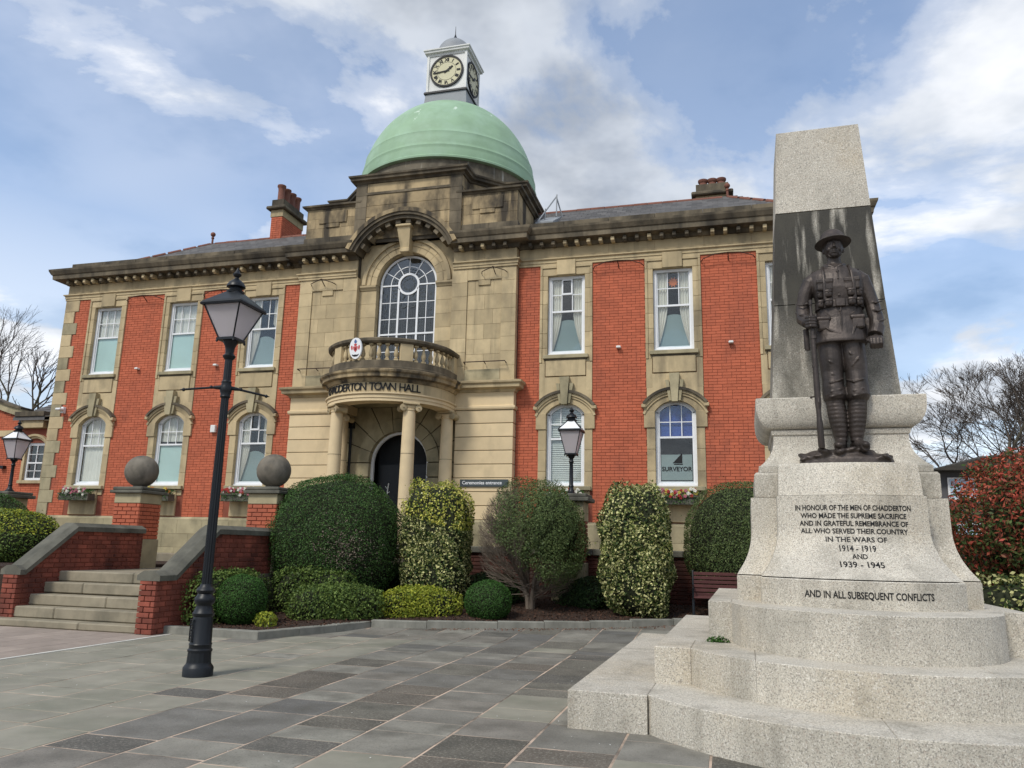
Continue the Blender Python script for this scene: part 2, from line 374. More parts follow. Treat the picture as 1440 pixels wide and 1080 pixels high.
def cbox_geo(w, d, h, c):
    V = []; idx = {}
    for sx in (-1, 1):
        for sy in (-1, 1):
            for sz in (-1, 1):
                for ax in range(3):
                    v = [sx*w/2, sy*d/2, sz*h/2]
                    for q in range(3):
                        if q != ax: v[q] -= (sx, sy, sz)[q]*c
                    idx[(sx, sy, sz, ax)] = len(V); V.append(tuple(v))
    F = []
    for ax in range(3):       # big faces
        o = [q for q in range(3) if q != ax]
        for s in (-1, 1):
            f = []
            for a, b in ((-1, -1), (1, -1), (1, 1), (-1, 1)):
                k = [0, 0, 0]; k[ax] = s; k[o[0]] = a; k[o[1]] = b; f.append(idx[(*k, ax)])
            flip = (s == 1) == (ax == 1)
            F.append(tuple(reversed(f)) if flip else tuple(f))
    for ax in range(3):       # edges along ax
        o = [q for q in range(3) if q != ax]
        for a in (-1, 1):
            for b in (-1, 1):
                def g(s, face):
                    k = [0, 0, 0]; k[ax] = s; k[o[0]] = a; k[o[1]] = b; return idx[(*k, face)]
                f = [g(-1, o[0]), g(1, o[0]), g(1, o[1]), g(-1, o[1])]
                F.append(fixw(V, f))
    for sx in (-1, 1):
        for sy in (-1, 1):
            for sz in (-1, 1): F.append(fixw(V, [idx[(sx, sy, sz, q)] for q in range(3)]))
    return V, [fixw(V, list(f)) for f in F]
def fixw(V, f):
    p = [Vector(V[i]) for i in f]; nrm = (p[1]-p[0]).cross(p[2]-p[0]); c = sum(p, Vector())/len(p)
    return tuple(f) if nrm.dot(c) > 0 else tuple(reversed(f))
BC = {}
def blk(name, parent, x0, x1, y0, y1, z0, z1, m, c=.007, **k):
    w, d, h = round(x1-x0, 3), round(y1-y0, 3), round(z1-z0, 3); c = min(c, w*.3, d*.3, h*.3)
    key = (w, d, h, m.name, name, round(c, 4))
    if key not in BC:
        V, F = cbox_geo(w, d, h, c); BC[key] = meshof(name, V, F, m)
    return obj(name, BC[key], parent, ((x0+x1)/2, (y0+y1)/2, (z0+z1)/2), **k)
def ashlar(parent, x0, x1, z0, z1, y, m, ch=.38, ln=.7, dep=.1, gap=.004, name='stone_block', c=.0035, back=True, seed=0):
    rr = random.Random(seed+int(x0*100)+int(z0*10)); nr = max(1, round((z1-z0)/ch)); h = (z1-z0)/nr
    for r in range(nr):
        n = max(1, round((x1-x0)/ln)); cuts = [x0]
        if n > 1:
            off = .5 if r % 2 else 0
            k = [x0+(i+off)*(x1-x0)/n for i in range(0 if off else 1, n)]
            cuts += [q+rr.uniform(-.03, .03) for q in k]
        cuts.append(x1)
        for a, b in zip(cuts, cuts[1:]):
            if b-a < .04: continue
            blk(name, parent, a+gap/2, b-gap/2, y, y+dep, z0+r*h+gap/2, z0+(r+1)*h-gap/2, m, c)
def text_geo(body, size, ext, spacing=1.0, align='CENTER', bold=0):
    cu = bpy.data.curves.new('t', 'FONT'); cu.body = body; cu.size = size; cu.extrude = ext; cu.space_character = spacing
    cu.align_x = align; cu.align_y = 'BOTTOM_BASELINE'; cu.resolution_u = 3; cu.offset = bold
    o = bpy.data.objects.new('t', cu); COL.objects.link(o)
    dg = bpy.context.evaluated_depsgraph_get(); e = o.evaluated_get(dg); me = e.to_mesh()
    V = [tuple(v.co) for v in me.vertices]; F = [tuple(p.vertices) for p in me.polygons]
    e.to_mesh_clear(); bpy.data.objects.remove(o); bpy.data.curves.remove(cu)
    return V, F
def G(y): return 0.05*(min(y, 18.5)-13) if y > 13 else 0.0
# ================================================================== TOWN HALL
XC = -8.71
hall = thing('town_hall', 'two-storey red brick and buff stone civic hall with green dome, clock turret and bow porch', 'town hall', (XC, 20, 0))
WX = [(-10.43, 0), (-7.57, 1), (-4.71, 2), (4.71, 3), (7.57, 4), (10.43, 5)]
EW = 12.15
camw = Vector((0, 0, EYE))
def strip(mb, A, B, y0, y1):      # solid between two polylines in xz
    n = len(A); V = []
    for a, b in zip(A, B): V += [(a[0], y0, a[1]), (b[0], y0, b[1]), (a[0], y1, a[1]), (b[0], y1, b[1])]
    F = []
    for i in range(n-1):
        p = 4*i; q = p+4
        F += [(p, q, q+1, p+1), (p+2, p+3, q+3, q+2), (p, p+2, q+2, q), (p+1, q+1, q+3, p+3)]
    F += [(0, 1, 3, 2), (4*n-4, 4*n-2, 4*n-1, 4*n-3)]
    mb.add(V, F)
def arc(cx, cz, r, a0, a1, n): return [(cx+r*sin(a0+(a1-a0)*i/n), cz+r*cos(a0+(a1-a0)*i/n)) for i in range(n+1)]
# --- body behind the facing
mb = MB()
cols = [-EW+.02]+[e for x, _ in WX[:3] for e in (x-.56, x+.56)]+[-3.3]
for s in (-1, 1):
    xs = [-EW+.02]+[e for x, _ in WX[:3] for e in (x-.56, x+.56)]+[-3.3]
    for i in range(0, len(xs), 2):
        a, b = (xs[i], xs[i+1]) if s < 0 else (-xs[i+1], -xs[i]); mb.box(a, b, .010, .35, 1.0, 10.3)
    for x, _ in (WX[:3] if s < 0 else WX[3:]):
        for z0, z1 in ((1.0, 3.04), (5.33, 6.56), (8.92, 10.3)): mb.box(x-.56, x+.56, .010, .35, z0, z1)
mb.box(-EW+.02, -EW+.3, .35, 6.3, 1.0, 10.3); mb.box(EW-.3, EW-.02, .35, 6.3, 1.0, 10.3); mb.box(-EW+.02, EW-.02, 6.0, 6.3, 1.0, 10.3)
mb.obj('wall', M_mortar, hall)
MB().box(-EW+.4, EW-.4, 1.6, 1.7, 1.1, 10.2).box(-EW+.4, EW-.4, .36, 1.6, 5.9, 6.0).obj('inner_wall', M_inside, hall)
# --- brickwork
BR = []
def brick_rect(x0, x1, z0, z1, y, store, L=.232, Hh=.0778):
    n = round((z1-z0)/Hh); h = (z1-z0)/n
    for r in range(n):
        x = x0 - (0 if r % 2 else L/2) + .003; k = 0
        while x < x1-.01:
            l = L if (k+r) % 5 else L*.5
            a = max(x0, x); b = min(x1, x+l)
            if b-a > .025: store.append((a+.0035, b-.0035, z0+r*h+.0035, z0+(r+1)*h-.0035, y+random.uniform(-.0015, .0015)))
            x += l; k += 1
for s in (-1, 1):
    for a, b in ((3.36, 3.99), (5.43, 6.85), (8.29, 9.71), (11.15, 11.72)):
        if s < 0: a, b = -b, -a
        brick_rect(a, b, 2.17, 9.17, 0, BR)
def brick_face(mb, b):
    x0, x1, z0, z1, y = b; d = .014; c = .002
    mb.add([(x0+c, y, z0+c), (x1-c, y, z0+c), (x1-c, y, z1-c), (x0+c, y, z1-c), (x0, y+d, z0), (x1, y+d, z0), (x1, y+d, z1), (x0, y+d, z1)],
           [(0, 1, 2, 3), (0, 4, 5, 1), (1, 5, 6, 2), (2, 6, 7, 3), (3, 7, 4, 0)])
vis = lambda b: (b[0]+XC < 1.2)
BR.sort(key=lambda b: (0 if vis(b) else 1, (Vector(((b[0]+b[1])/2+XC, 20, (b[2]+b[3])/2))-camw).length))
BRC = {}
for b in BR[:300]:
    w = round(b[1]-b[0], 2); h = b[3]-b[2]
    if w not in BRC:
        t = MB(); brick_face(t, (-w/2, w/2, -h/2, h/2, 0)); BRC[w] = t.get('brick', M_brick)
    obj('brick', BRC[w], hall, ((b[0]+b[1])/2, b[4], (b[2]+b[3])/2))
t = MB()
for b in BR[300:]: brick_face(t, b)
t.obj('brickwork', M_brick, hall, kind='stuff')
# --- plinth, quoins
for s in (-1, 1):
    a, b = (-EW-.03, -3.42) if s < 0 else (3.42, EW+.03)
    ashlar(hall, a, b, .9, 2.08, -.06, M_stoneg, .34, .85, .1, seed=3)
    MB().add(*sweep([(a, 0), (b, 0)], [(-.05, 2.08), (.06, 2.08), (.06, 2.11), (.0, 2.17), (-.05, 2.17)])).obj('plinth_moulding', M_stoneg, hall)
z = 2.17; i = 0
while z < 9.1:
    h = .389; w = .56 if i % 2 else .40
    for s in (-1, 1):
        a, b = (-EW-.02, -EW-.02+w) if s < 0 else (EW+.02-w, EW+.02)
        blk('quoin', hall, a, b, -.02, .30 if i % 2 else .45, z+.003, z+h-.003, M_stoneg if random.random() < .6 else M_stone, .008)
    if i % 2 == 0:
        bb = []
        for s in (-1, 1):
            a, b = (-11.77, -11.57) if s < 0 else (11.57, 11.77)
    z += h; i += 1
# --- entablature and cornice
pathL = [(-EW, 6.2), (-EW, 0), (-3.35, 0), (-3.35, -.25), (-1.5, -.25)]
pathR = [(1.5, -.25), (3.35, -.25), (3.35, 0), (EW, 0), (EW, 6.2)]
arch_p = [(-.2, 9.17), (.035, 9.17), (.035, 9.24), (.055, 9.24), (.055, 9.31), (.10, 9.34), (.10, 9.37), (-.2, 9.37)]
corn_p = [(-.2, 9.70), (.05, 9.70), (.08, 9.76), (.10, 9.80), (.36, 9.83), (.37, 9.96), (.40, 9.98), (.46, 10.09), (.47, 10.15), (.40, 10.17), (-.2, 10.20)]
for pth in (pathL, pathR):
    MB().add(*sweep(pth, arch_p)).obj('architrave', M_stone, hall)
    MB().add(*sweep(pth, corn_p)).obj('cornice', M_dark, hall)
for s in (-1, 1):
    a, b = (-EW, -3.36) if s < 0 else (3.36, EW)
    ashlar(hall, a, b, 9.37, 9.70, 0.0, M_stone, .33, 1.25, .15, seed=5)
    a, b = (-3.35, -1.5) if s < 0 else (1.5, 3.35)
    ashlar(hall, a, b, 9.37, 9.70, -.25, M_stone, .33, .95, .25, seed=6)
    a, b = (-EW+.02, -3.4) if s < 0 else (3.4, EW-.02)
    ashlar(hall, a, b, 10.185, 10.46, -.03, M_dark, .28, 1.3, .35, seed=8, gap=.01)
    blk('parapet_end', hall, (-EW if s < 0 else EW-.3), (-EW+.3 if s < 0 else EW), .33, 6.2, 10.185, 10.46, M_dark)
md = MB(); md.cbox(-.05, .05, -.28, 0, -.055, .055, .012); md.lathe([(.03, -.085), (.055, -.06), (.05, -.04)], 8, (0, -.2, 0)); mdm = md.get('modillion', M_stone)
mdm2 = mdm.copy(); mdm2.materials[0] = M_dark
x = -EW+.18
while x < EW:
    if abs(x) > 3.5 or 1.6 < abs(x) < 3.3:
        y = 0 if abs(x) > 3.4 else -.25
        obj('modillion', mdm if random.random() < .68 else mdm2, hall, (x, y, 9.735))
    x += .327
# --- central block: rusticated ground floor
for s in (-1, 1):
    a, b = (-3.35, -1.72) if s < 0 else (1.72, 3.35)
    ashlar(hall, a, b, .9, 2.10, -.31, M_stoneg, .3, 1.7, .2, seed=9)
    MB().add(*sweep([(-3.35, 0), (-3.35, -.25), (-1.7, -.25)] if s < 0 else [(1.7, -.25), (3.35, -.25), (3.35, 0)], [(-.05, 2.10), (.06, 2.10), (.06, 2.13), (.0, 2.19), (-.05, 2.19)])).obj('plinth_moulding', M_stoneg, hall)
    MB().box(a+.02, b-.02, -.215, .3, 1.0, 5.2).obj('backing_wall', M_joint, hall)
    z = 2.19
    while z < 5.1:
        h = .3655 if z > 2.3 or True else .3
        z1 = min(z+h, 5.12)
        blk('rusticated_stone', hall, a, b, -.25, .1, z+.008, z1-.008, M_clean, .009)
        z += h
    pth = [(-3.35, .05), (-3.35, -.25), (-1.6, -.25)] if s < 0 else [(1.6, -.25), (3.35, -.25), (3.35, .05)]
    MB().add(*sweep(pth, [(-.2, 5.12), (.03, 5.12), (.05, 5.16), (.05, 5.21), (.0, 5.24), (.0, 5.60), (-.2, 5.60)])).obj('frieze', M_clean, hall)
    MB().add(*sweep([(-3.35, .2)]+pth[1:] if s < 0 else pth[:-1]+[(3.35, .2)], [(-.2, 5.60), (.03, 5.60), (.07, 5.66), (.20, 5.70), (.21, 5.78), (.26, 5.82), (.27, 5.87), (.05, 5.93), (-.2, 5.93)])).obj('string_course', M_stone, hall)
    # upper side bays
    MB().box(min(a, b, s*1.47)+.01, max(a, b, s*1.47)-.01, -.19, .35, 5.93, 10.3).obj('backing_wall', M_joint, hall)
    def R(p, q): return (p, q) if s > 0 else (-q, -p)
    ashlar(hall, *R(1.47, 1.93), 5.93, 9.17, -.25, M_stone, .40, .6, .2, seed=12)
    ashlar(hall, *R(2.93, 3.35), 5.93, 9.17, -.25, M_stone, .40, .6, .2, seed=13)
    ashlar(hall, *R(1.93, 2.93), 5.93, 6.25, -.25, M_stoneg, .35, 1.2, .2, seed=14)
    ashlar(hall, *R(1.93, 2.93), 6.25, 8.82, -.212, M_stone, .40, .62, .15, seed=15)
    ashlar(hall, *R(1.93, 2.93), 8.82, 9.17, -.25, M_stone, .4, .6, .2, seed=16)
    blk('panel_tab', hall, *R(2.25, 2.6), -.249, -.15, 8.66, 8.815, M_stone)
    # side returns of the block
    xs = s*3.35
    # attic side block
    ashlar(hall, *R(1.60, 3.36), 10.18, 10.52, -.24, M_dark, .34, .9, .3, seed=17)
    ashlar(hall, *R(1.62, 3.33), 10.52, 11.45, -.2, M_attic, .31, .62, .25, seed=18)
    blk('attic_panel', hall, *R(1.98, 2.90), -.235, -.15, 10.97, 11.36, M_attic, .01)
    blk('attic_panel', hall, *R(2.22, 2.66), -.236, -.15, 10.83, 10.965, M_attic, .01)
    px0, px1 = R(1.64, 3.32)
    for q in range(3):
        zz0 = 10.2+q*.417; MB().box(px0, px1, .03, 1.9, zz0+.004, zz0+.413).obj('stone_block', M_attic, hall)
    MB().add(*sweep([(px0-.02, 1.9), (px0-.02, -.2), (px1+.02, -.2), (px1+.02, 1.9)], [(-.3, 11.45), (.02, 11.45), (.05, 11.49), (.11, 11.51), (.12, 11.56), (.0, 11.60), (-.3, 11.60)])).obj('attic_cap', M_dark, hall)
    MB().box(px0+.2, px1-.2, .05, 1.85, 11.5, 11.58).obj('attic_top', M_dark, hall)
    # sloped scroll between attic and drum (left and right)
# --- centre attic
MB().box(-1.6, 1.6, -.2, .5, 10.2, 12.05).obj('backing_wall', M_joint, hall)
ashlar(hall, -1.32, 1.32, 10.75, 11.72, -.26, M_attic, .34, .66, .2, seed=20)
ashlar(hall, -1.32, 1.32, 11.80, 12.08, -.26, M_attic, .3, .9, .2, seed=21)
MB().add(*sweep([(-1.34, -.26), (1.34, -.26)], [(-.1, 11.72), (.04, 11.72), (.05, 11.79), (-.1, 11.80)])).obj('band', M_dark, hall)
for s in (-1, 1):
    a, b = (-1.68, -1.32) if s < 0 else (1.32, 1.68)
    ashlar(hall, a, b, 10.2, 12.08, -.30, M_dark, .38, .5, .3, seed=22)
base = [(1.68, -.28), (1.7, .30), (2.55, 1.12), (3.12, 1.12), (3.12, 5.1), (-3.12, 5.1), (-3.12, 1.12), (-2.55, 1.12), (-1.7, .30), (-1.68, -.28)]
bi = offs(base, -.04)
for q in range(5):
    z0 = 10.3+q*.357; MB().prism(base if q % 2 == 0 else offs(base, -.004), z0+.006, z0+.351, .008).obj('drum_base_course', M_attic, hall)
MB().prism(bi, 10.2, 12.2).obj('backing_wall', M_joint, hall)
MB().add(*sweep(base, [(-.4, 12.08), (.03, 12.08), (.06, 12.13), (.15, 12.16), (.16, 12.22), (.20, 12.25), (.21, 12.30), (-.4, 12.36)], True)).obj('drum_cornice', M_dark, hall)
MB().prism(bi, 12.2, 12.34).obj('drum_platform', M_dark, hall)
dc = (0, 3.1, 0)
MB().lathe([(2.95, 12.3), (2.95, 12.55), (2.88, 12.57), (2.86, 13.02), (2.7, 13.04)], 96, dc).obj('drum', M_drum, hall, 35)
pr_ = [(2.84, 13.0), (2.985, 13.02), (2.99, 13.08)]
def dr(z): return 2.95*sqrt(max(0, 1-((z-13.0)/3.28)**2))
zz_ = 13.12
for zb, st in ((13.45, .0), (13.95, .0)):
    for q in range(6): z = zz_+(zb-zz_)*q/6; pr_.append((dr(z)+.0, z))
    pr_ += [(dr(zb)+.016, zb-.015), (dr(zb)+.016, zb+.015)]; zz_ = zb+.04
for q in range(22): z = zz_+(16.05-zz_)*q/21; pr_.append((dr(z), z))
pr_ += [(dr(16.05)+.03, 16.06), (.98, 16.12), (.5, 16.2)]
MB().lathe(pr_, 96, dc).obj('dome', M_dome, hall, 40)
rb = MB()   # standing seams of the dome sheets
for k in range(16):
    a = 2*pi*(k+.3)/16; pts = [((dr(z)+.006)*cos(a), 3.1+(dr(z)+.006)*sin(a), z) for z in np.linspace(14.0, 16.03, 14)]
    rb.tube(pts, .005, 4)
pass
# --- clock turret
tur = MB()
def frus(mb, h0, h1, z0, z1, c=(0, 3.1)):
    V = [(c[0]+a*h0, c[1]+b*h0, z0) for a, b in ((-1, -1), (1, -1), (1, 1), (-1, 1))]+[(c[0]+a*h1, c[1]+b*h1, z1) for a, b in ((-1, -1), (1, -1), (1, 1), (-1, 1))]
    return mb.add(V, [(0, 3, 2, 1), (4, 5, 6, 7), (0, 1, 5, 4), (1, 2, 6, 5), (2, 3, 7, 6), (3, 0, 4, 7)])
frus(MB(), .80, .73, 15.7, 16.61).obj('lead_base', M_lead, hall)
frus(frus(MB(), .78, .78, 16.61, 16.65), .77, .77, 16.652, 16.68).obj('turret_ledge', M_iron, hall)
tb = frus(MB(), .685, .685, 16.68, 18.08)
for a, b in ((-1, -1), (1, -1), (1, 1), (-1, 1)):
    tb.box(a*.685-.04-(.0 if a > 0 else 0), a*.685+.04, 3.1+b*.685-.04, 3.1+b*.685+.04, 16.68, 18.08)
tb.box(-.70, .70, 3.1-.70, 3.1+.70, 16.68, 16.80)
tb.obj('clock_turret', M_whitew, hall)
sq = [(-.69, 3.79), (-.69, 2.41), (.69, 2.41), (.69, 3.79)]
MB().add(*sweep(sq, [(-.3, 18.05), (.02, 18.05), (.04, 18.12), (.11, 18.15), (.12, 18.21), (.15, 18.23), (.15, 18.27), (-.3, 18.32)], True)).obj('turret_cornice', M_whitew, hall)
MB().lathe([(.66, 18.28)]+[(.64*cos(t_), 18.34+.74*sin(t_)) for t_ in np.linspace(0, 1.45, 14)], 8*4, dc).obj('turret_cap', M_lead, hall, 40)
MB().lathe([(.10, 19.03), (.12, 19.06), (.10, 19.10), (.11, 19.14), (.06, 19.2), (.035, 19.26), (.015, 19.34), (.006, 19.66)], 12, dc).obj('finial', M_iron, hall, 40)
ROM = ['XII', 'I', 'II', 'III', 'IIII', 'V', 'VI', 'VII', 'VIII', 'IX', 'X', 'XI']
def clock(rz, loc):
    c = MB(); c.ring((0, 0), .535, .60, 0, 2*pi, -.05, 0, 40)
    co = c.obj('clock', M_black, hall, loc=loc, rot=(0, 0, rz))
    f = MB(); f.ring((0, 0), 0.001, .54, 0, 2*pi, -.028, 0, 40); f.obj('clock_face', M_clockf, co)
    nm = MB()
    for h, s in enumerate(ROM):
        V, F = text_geo(s, .165, .004, .78, bold=.006); a = radians(30*h)
        W = []
        for x, y, z in V:
            y2 = y+.375; W.append((x*cos(a)+y2*sin(a), -.033-z, -x*sin(a)+y2*cos(a)))
        nm.add(W, F)
    nm.obj('numerals', M_black, co)
    mk = MB(); mk.ring((0, 0), .335, .345, 0, 2*pi, -.032, -.02, 40); mk.obj('minute_track', M_black, co)
    for ang, l, w, nme in ((radians(52), .27, .028, 'hour_hand'), (radians(264), .46, .018, 'minute_hand')):
        h = MB(); d = Vector((sin(ang), 0, cos(ang))); p = Vector((cos(ang), 0, -sin(ang)))
        h.obox(d*(l/2-.05), p, (0, 1, 0), d, w, .006, l/2+.05); h.obox(d*l*.6, (p+d).normalized(), (0, 1, 0), (p-d).normalized(), w*1.6, .005, w*1.6)
        h.obj(nme, M_black, co, loc=(0, -.05 if 'min' in nme else -.042, 0))
    MB().box(-.02, .02, -.06, -.03, -.02, .02).obj('hub', M_black, co)
clock(0, (0, 2.41, 17.42)); clock(pi/2, (.69, 3.1, 17.42)); clock(-pi/2, (-.69, 3.1, 17.42))
# --- tall arched window bay
mb = MB()
tymp_top = arc(0, 9.18, 1.60, -1.2, 1.2, 24)
A = arc(0, 8.95, .93, -pi/2, pi/2, 24); B = [(x*1.62/.93 if abs(x) < 99 else x, 0) for x, z in A]
B = []
for x, z in A:
    bx = max(-1.6, min(1.6, x*1.75)); bz = 9.18+sqrt(max(0, 1.62**2-bx*bx)) if abs(bx) < 1.6 else 8.95+(z-8.95)*1.2
    B.append((bx, max(bz, 8.95)))
strip(mb, A, B, -.05, .3); mb.obj('tympanum', M_stone, hall)
for k in range(13):
    a0, a1 = -pi/2+pi*k/13, -pi/2+pi*(k+1)/13
    q = MB(); strip(q, arc(0, 8.95, .94, a0+.004, a1-.004, 3), arc(0, 8.95, 1.30, a0+.004, a1-.004, 3), -.09, .28); q.obj('voussoir', M_stone, hall)
q = MB(); strip(q, arc(0, 8.95, 1.27, -pi/2, pi/2, 30), arc(0, 8.95, 1.38, -pi/2, pi/2, 30), -.15, 0); q.obj('archivolt_moulding', M_stone, hall, 0)
q = MB(); strip(q, arc(0, 8.95, 1.12, -pi/2, pi/2, 30), arc(0, 8.95, 1.15, -pi/2, pi/2, 30), -.11, 0); q.obj('archivolt_fillet', M_stone, hall, 0)
for s in (-1, 1):
    def R(p, q): return (p, q) if s > 0 else (-q, -p)
    ashlar(hall, *R(.93, 1.48), 5.93, 8.78, -.07, M_stone, .41, .6, .4, seed=25)
    MB().add(*sweep([(R(.93, 1.46)[0], -.07), (R(.93, 1.46)[1], -.07)], [(-.3, 8.78), (.02, 8.78), (.04, 8.82), (.08, 8.87), (.08, 8.93), (-.3, 8.94)])).obj('impost', M_stone, hall)
ks = MB(); ks.add([(-.12, -.30, 9.82), (.12, -.30, 9.82), (.12, 0, 9.82), (-.12, 0, 9.82), (-.21, -.50, 10.56), (.21, -.50, 10.56), (.21, 0, 10.56), (-.21, 0, 10.56)],
       [(0, 3, 2, 1), (4, 5, 6, 7), (0, 1, 5, 4), (1, 2, 6, 5), (2, 3, 7, 6), (3, 0, 4, 7)])
ks.cbox(-.15, .15, -.36, 0, 9.80, 9.93, .02); ks.cbox(-.24, .24, -.54, 0, 10.52, 10.60, .02); ks.obj('keystone', M_stone, hall)
# curved hood
for r0_, r1_, y0_ in ((1.74, 1.86, -.70), (1.66, 1.74, -.665), (1.56, 1.66, -.60)):
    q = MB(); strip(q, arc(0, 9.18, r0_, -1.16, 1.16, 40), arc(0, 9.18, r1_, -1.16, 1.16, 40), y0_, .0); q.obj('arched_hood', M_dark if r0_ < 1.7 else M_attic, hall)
for k in range(10):
    a = -.98+1.96*k/9; d = Vector((sin(a), 0, cos(a))); p = Vector((cos(a), 0, -sin(a)))
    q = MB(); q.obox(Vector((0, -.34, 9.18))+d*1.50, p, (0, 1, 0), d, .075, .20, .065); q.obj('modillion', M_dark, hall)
# --- bow porch
BCY = -.65
def bow(r, n=36, ext=.5): return [(-r, ext), (-r, BCY)]+[(r*sin(a), BCY-r*cos(a)) for a in np.linspace(-pi/2, pi/2, n+1)[1:-1]]+[(r, BCY), (r, ext)]
MB().add(*sweep(bow(1.7, ext=-.1), [(-.42, 5.05), (0, 5.05), (0, 5.13), (.02, 5.13), (.02, 5.20), (.06, 5.23), (.06, 5.26), (0, 5.275), (-.42, 5.275)])).obj('porch_architrave', M_clean, hall, 30)
MB().add(*sweep(bow(1.7, ext=-.2), [(-.40, 5.275), (0, 5.275), (0, 5.54), (-.40, 5.54)])).obj('porch_frieze', M_stone, hall, 30)
MB().add(*sweep(bow(1.7, ext=-.1), [(-.40, 5.54), (.03, 5.54), (.06, 5.59), (.08, 5.62), (.18, 5.65), (.19, 5.73), (.24, 5.77), (.25, 5.82), (.05, 5.88), (-.40, 5.88)])).obj('porch_cornice', M_attic, hall, 30)
MB().prism(bow(1.60, ext=.0), 5.30, 5.40).obj('porch_ceiling', M_stoneg, hall)
MB().prism(bow(1.60, ext=.0), 5.75, 5.90).obj('balcony_floor', M_dark, hall)
MB().add(*sweep(bow(1.72, ext=-.2), [(-.24, 5.86), (.03, 5.86), (.03, 5.92), (0, 5.94), (0, 6.10), (-.24, 6.10)])).obj('balustrade_plinth', M_dark, hall, 30)
MB().add(*sweep(bow(1.72, ext=-.2), [(-.24, 6.555), (.0, 6.555), (.05, 6.60), (.06, 6.66), (.02, 6.69), (-.22, 6.69), (-.27, 6.64)])).obj('balustrade_rail', M_dark, hall, 30)
bal = MB(); bal.cbox(-.055, .055, -.055, .055, 0, .05, .006); bal.lathe([(.035, .05), (.05, .07), (.03, .09), (.06, .15), (.062, .20), (.045, .27), (.028, .34), (.026, .37), (.04, .385), (.03, .40)], 12); bal.cbox(-.055, .055, -.055, .055, .405, .455, .006)
bm_ = bal.get('baluster', M_stone, 35)
def onbow(r, a):   # a in degrees, beyond +-90 runs along the straight sides
    if abs(a) <= 90: return (r*sin(radians(a)), BCY-r*cos(radians(a)))
    return (math.copysign(r, a), BCY+(abs(a)-90)/90*1.5)
for a in [-26, -19.5, -13, 3, 10.5, 18, 26, 44, 52, 60, 68, 76, 84, 92, -44, -52, -60, -68, -76, -84, -92, -5]:
    x, y = onbow(1.62, a); obj('baluster', bm_, hall, (x, y, 6.10), (0, 0, radians(a)))
for a in (-35, 35):
    x, y = onbow(1.61, a); q = MB(); q.cbox(-.17, .17, -.10, .10, 0, .455, .01); q.obj('pedestal', M_stone, hall, loc=(x, y, 6.10), rot=(0, 0, radians(a)))
for s in (-1, 1): blk('pedestal', hall, s*1.62-.1, s*1.62+.1, -.5, -.25, 6.10, 6.555, M_stone)
# crest disc on the balustrade
x, y = onbow(1.76, -9); em = MB(); V = []; n = 32
em.add([(.185*cos(2*pi*i/n), -.02, .275*sin(2*pi*i/n)) for i in range(n)]+[(.19*cos(2*pi*i/n), .02, .28*sin(2*pi*i/n)) for i in range(n)], [tuple(range(n))]+[(i, i+n, (i+1) % n+n, (i+1) % n) for i in range(n)])
eo = em.obj('crest_plaque', M_white, hall, loc=(x, y-.03, 6.40), rot=(radians(4), 0, radians(-9)))
q = MB()
q.xprism([(-.07, .05), (-.06, -.03), (0, -.10), (.06, -.03), (.07, .05)], -.026, -.02)
q.xprism([(-.13, -.01), (-.11, -.05), (-.08, -.01), (-.09, .06), (-.12, .08), (-.14, .05)], -.025, -.02); q.xprism([(.08, -.01), (.11, -.05), (.13, -.01), (.14, .05), (.12, .08), (.09, .06)], -.025, -.02)
q.xprism([(-.03, .06), (.03, .06), (.045, .11), (0, .125), (-.045, .11)], -.025, -.02); q.obj('crest_red_parts', M_emred, eo)
q = MB(); q.xprism([(-.02, .13), (.02, .13), (.05, .18), (.02, .21), (0, .235), (-.03, .2), (-.04, .17)], -.025, -.02); q.obj('crest_plume', M_emblue, eo)
q = MB(); q.xprism([(-.11, -.15), (-.05, -.17), (0, -.16), (.05, -.17), (.11, -.15), (.09, -.19), (.04, -.215), (-.04, -.215), (-.09, -.19)], -.025, -.02); q.xprism([(-.02, -.02), (0, -.06), (.02, -.02), (0, .03)], -.029, -.0265); q.obj('crest_scroll', M_black, eo)
# lettering round the frieze, one raised letter each
txt = 'CHADDERTON TOWN HALL'; a = -50.0; wid = {'I': .35, ' ': .55, 'W': 1.25, 'O': 1.1, 'C': 1.0, 'D': 1.0, 'N': 1.02, 'H': .98, 'A': 1.0, 'R': .9, 'E': .8, 'T': .85, 'L': .78}
tot = sum(wid[c] for c in txt); step = 99.0/tot
for c in txt:
    wd_ = wid[c]*step; mid = a+wd_/2
    if c != ' ':
        V, F = text_geo(c, .285, .012, bold=.002); W = []
        for x, y, z in V:
            th = radians(mid)+x*.92/1.72; r = 1.712+z; W.append((r*sin(th), BCY-r*cos(th), 5.315+y))
        obj('letter', meshof('letter', W, F, M_black), hall)
    a += wd_
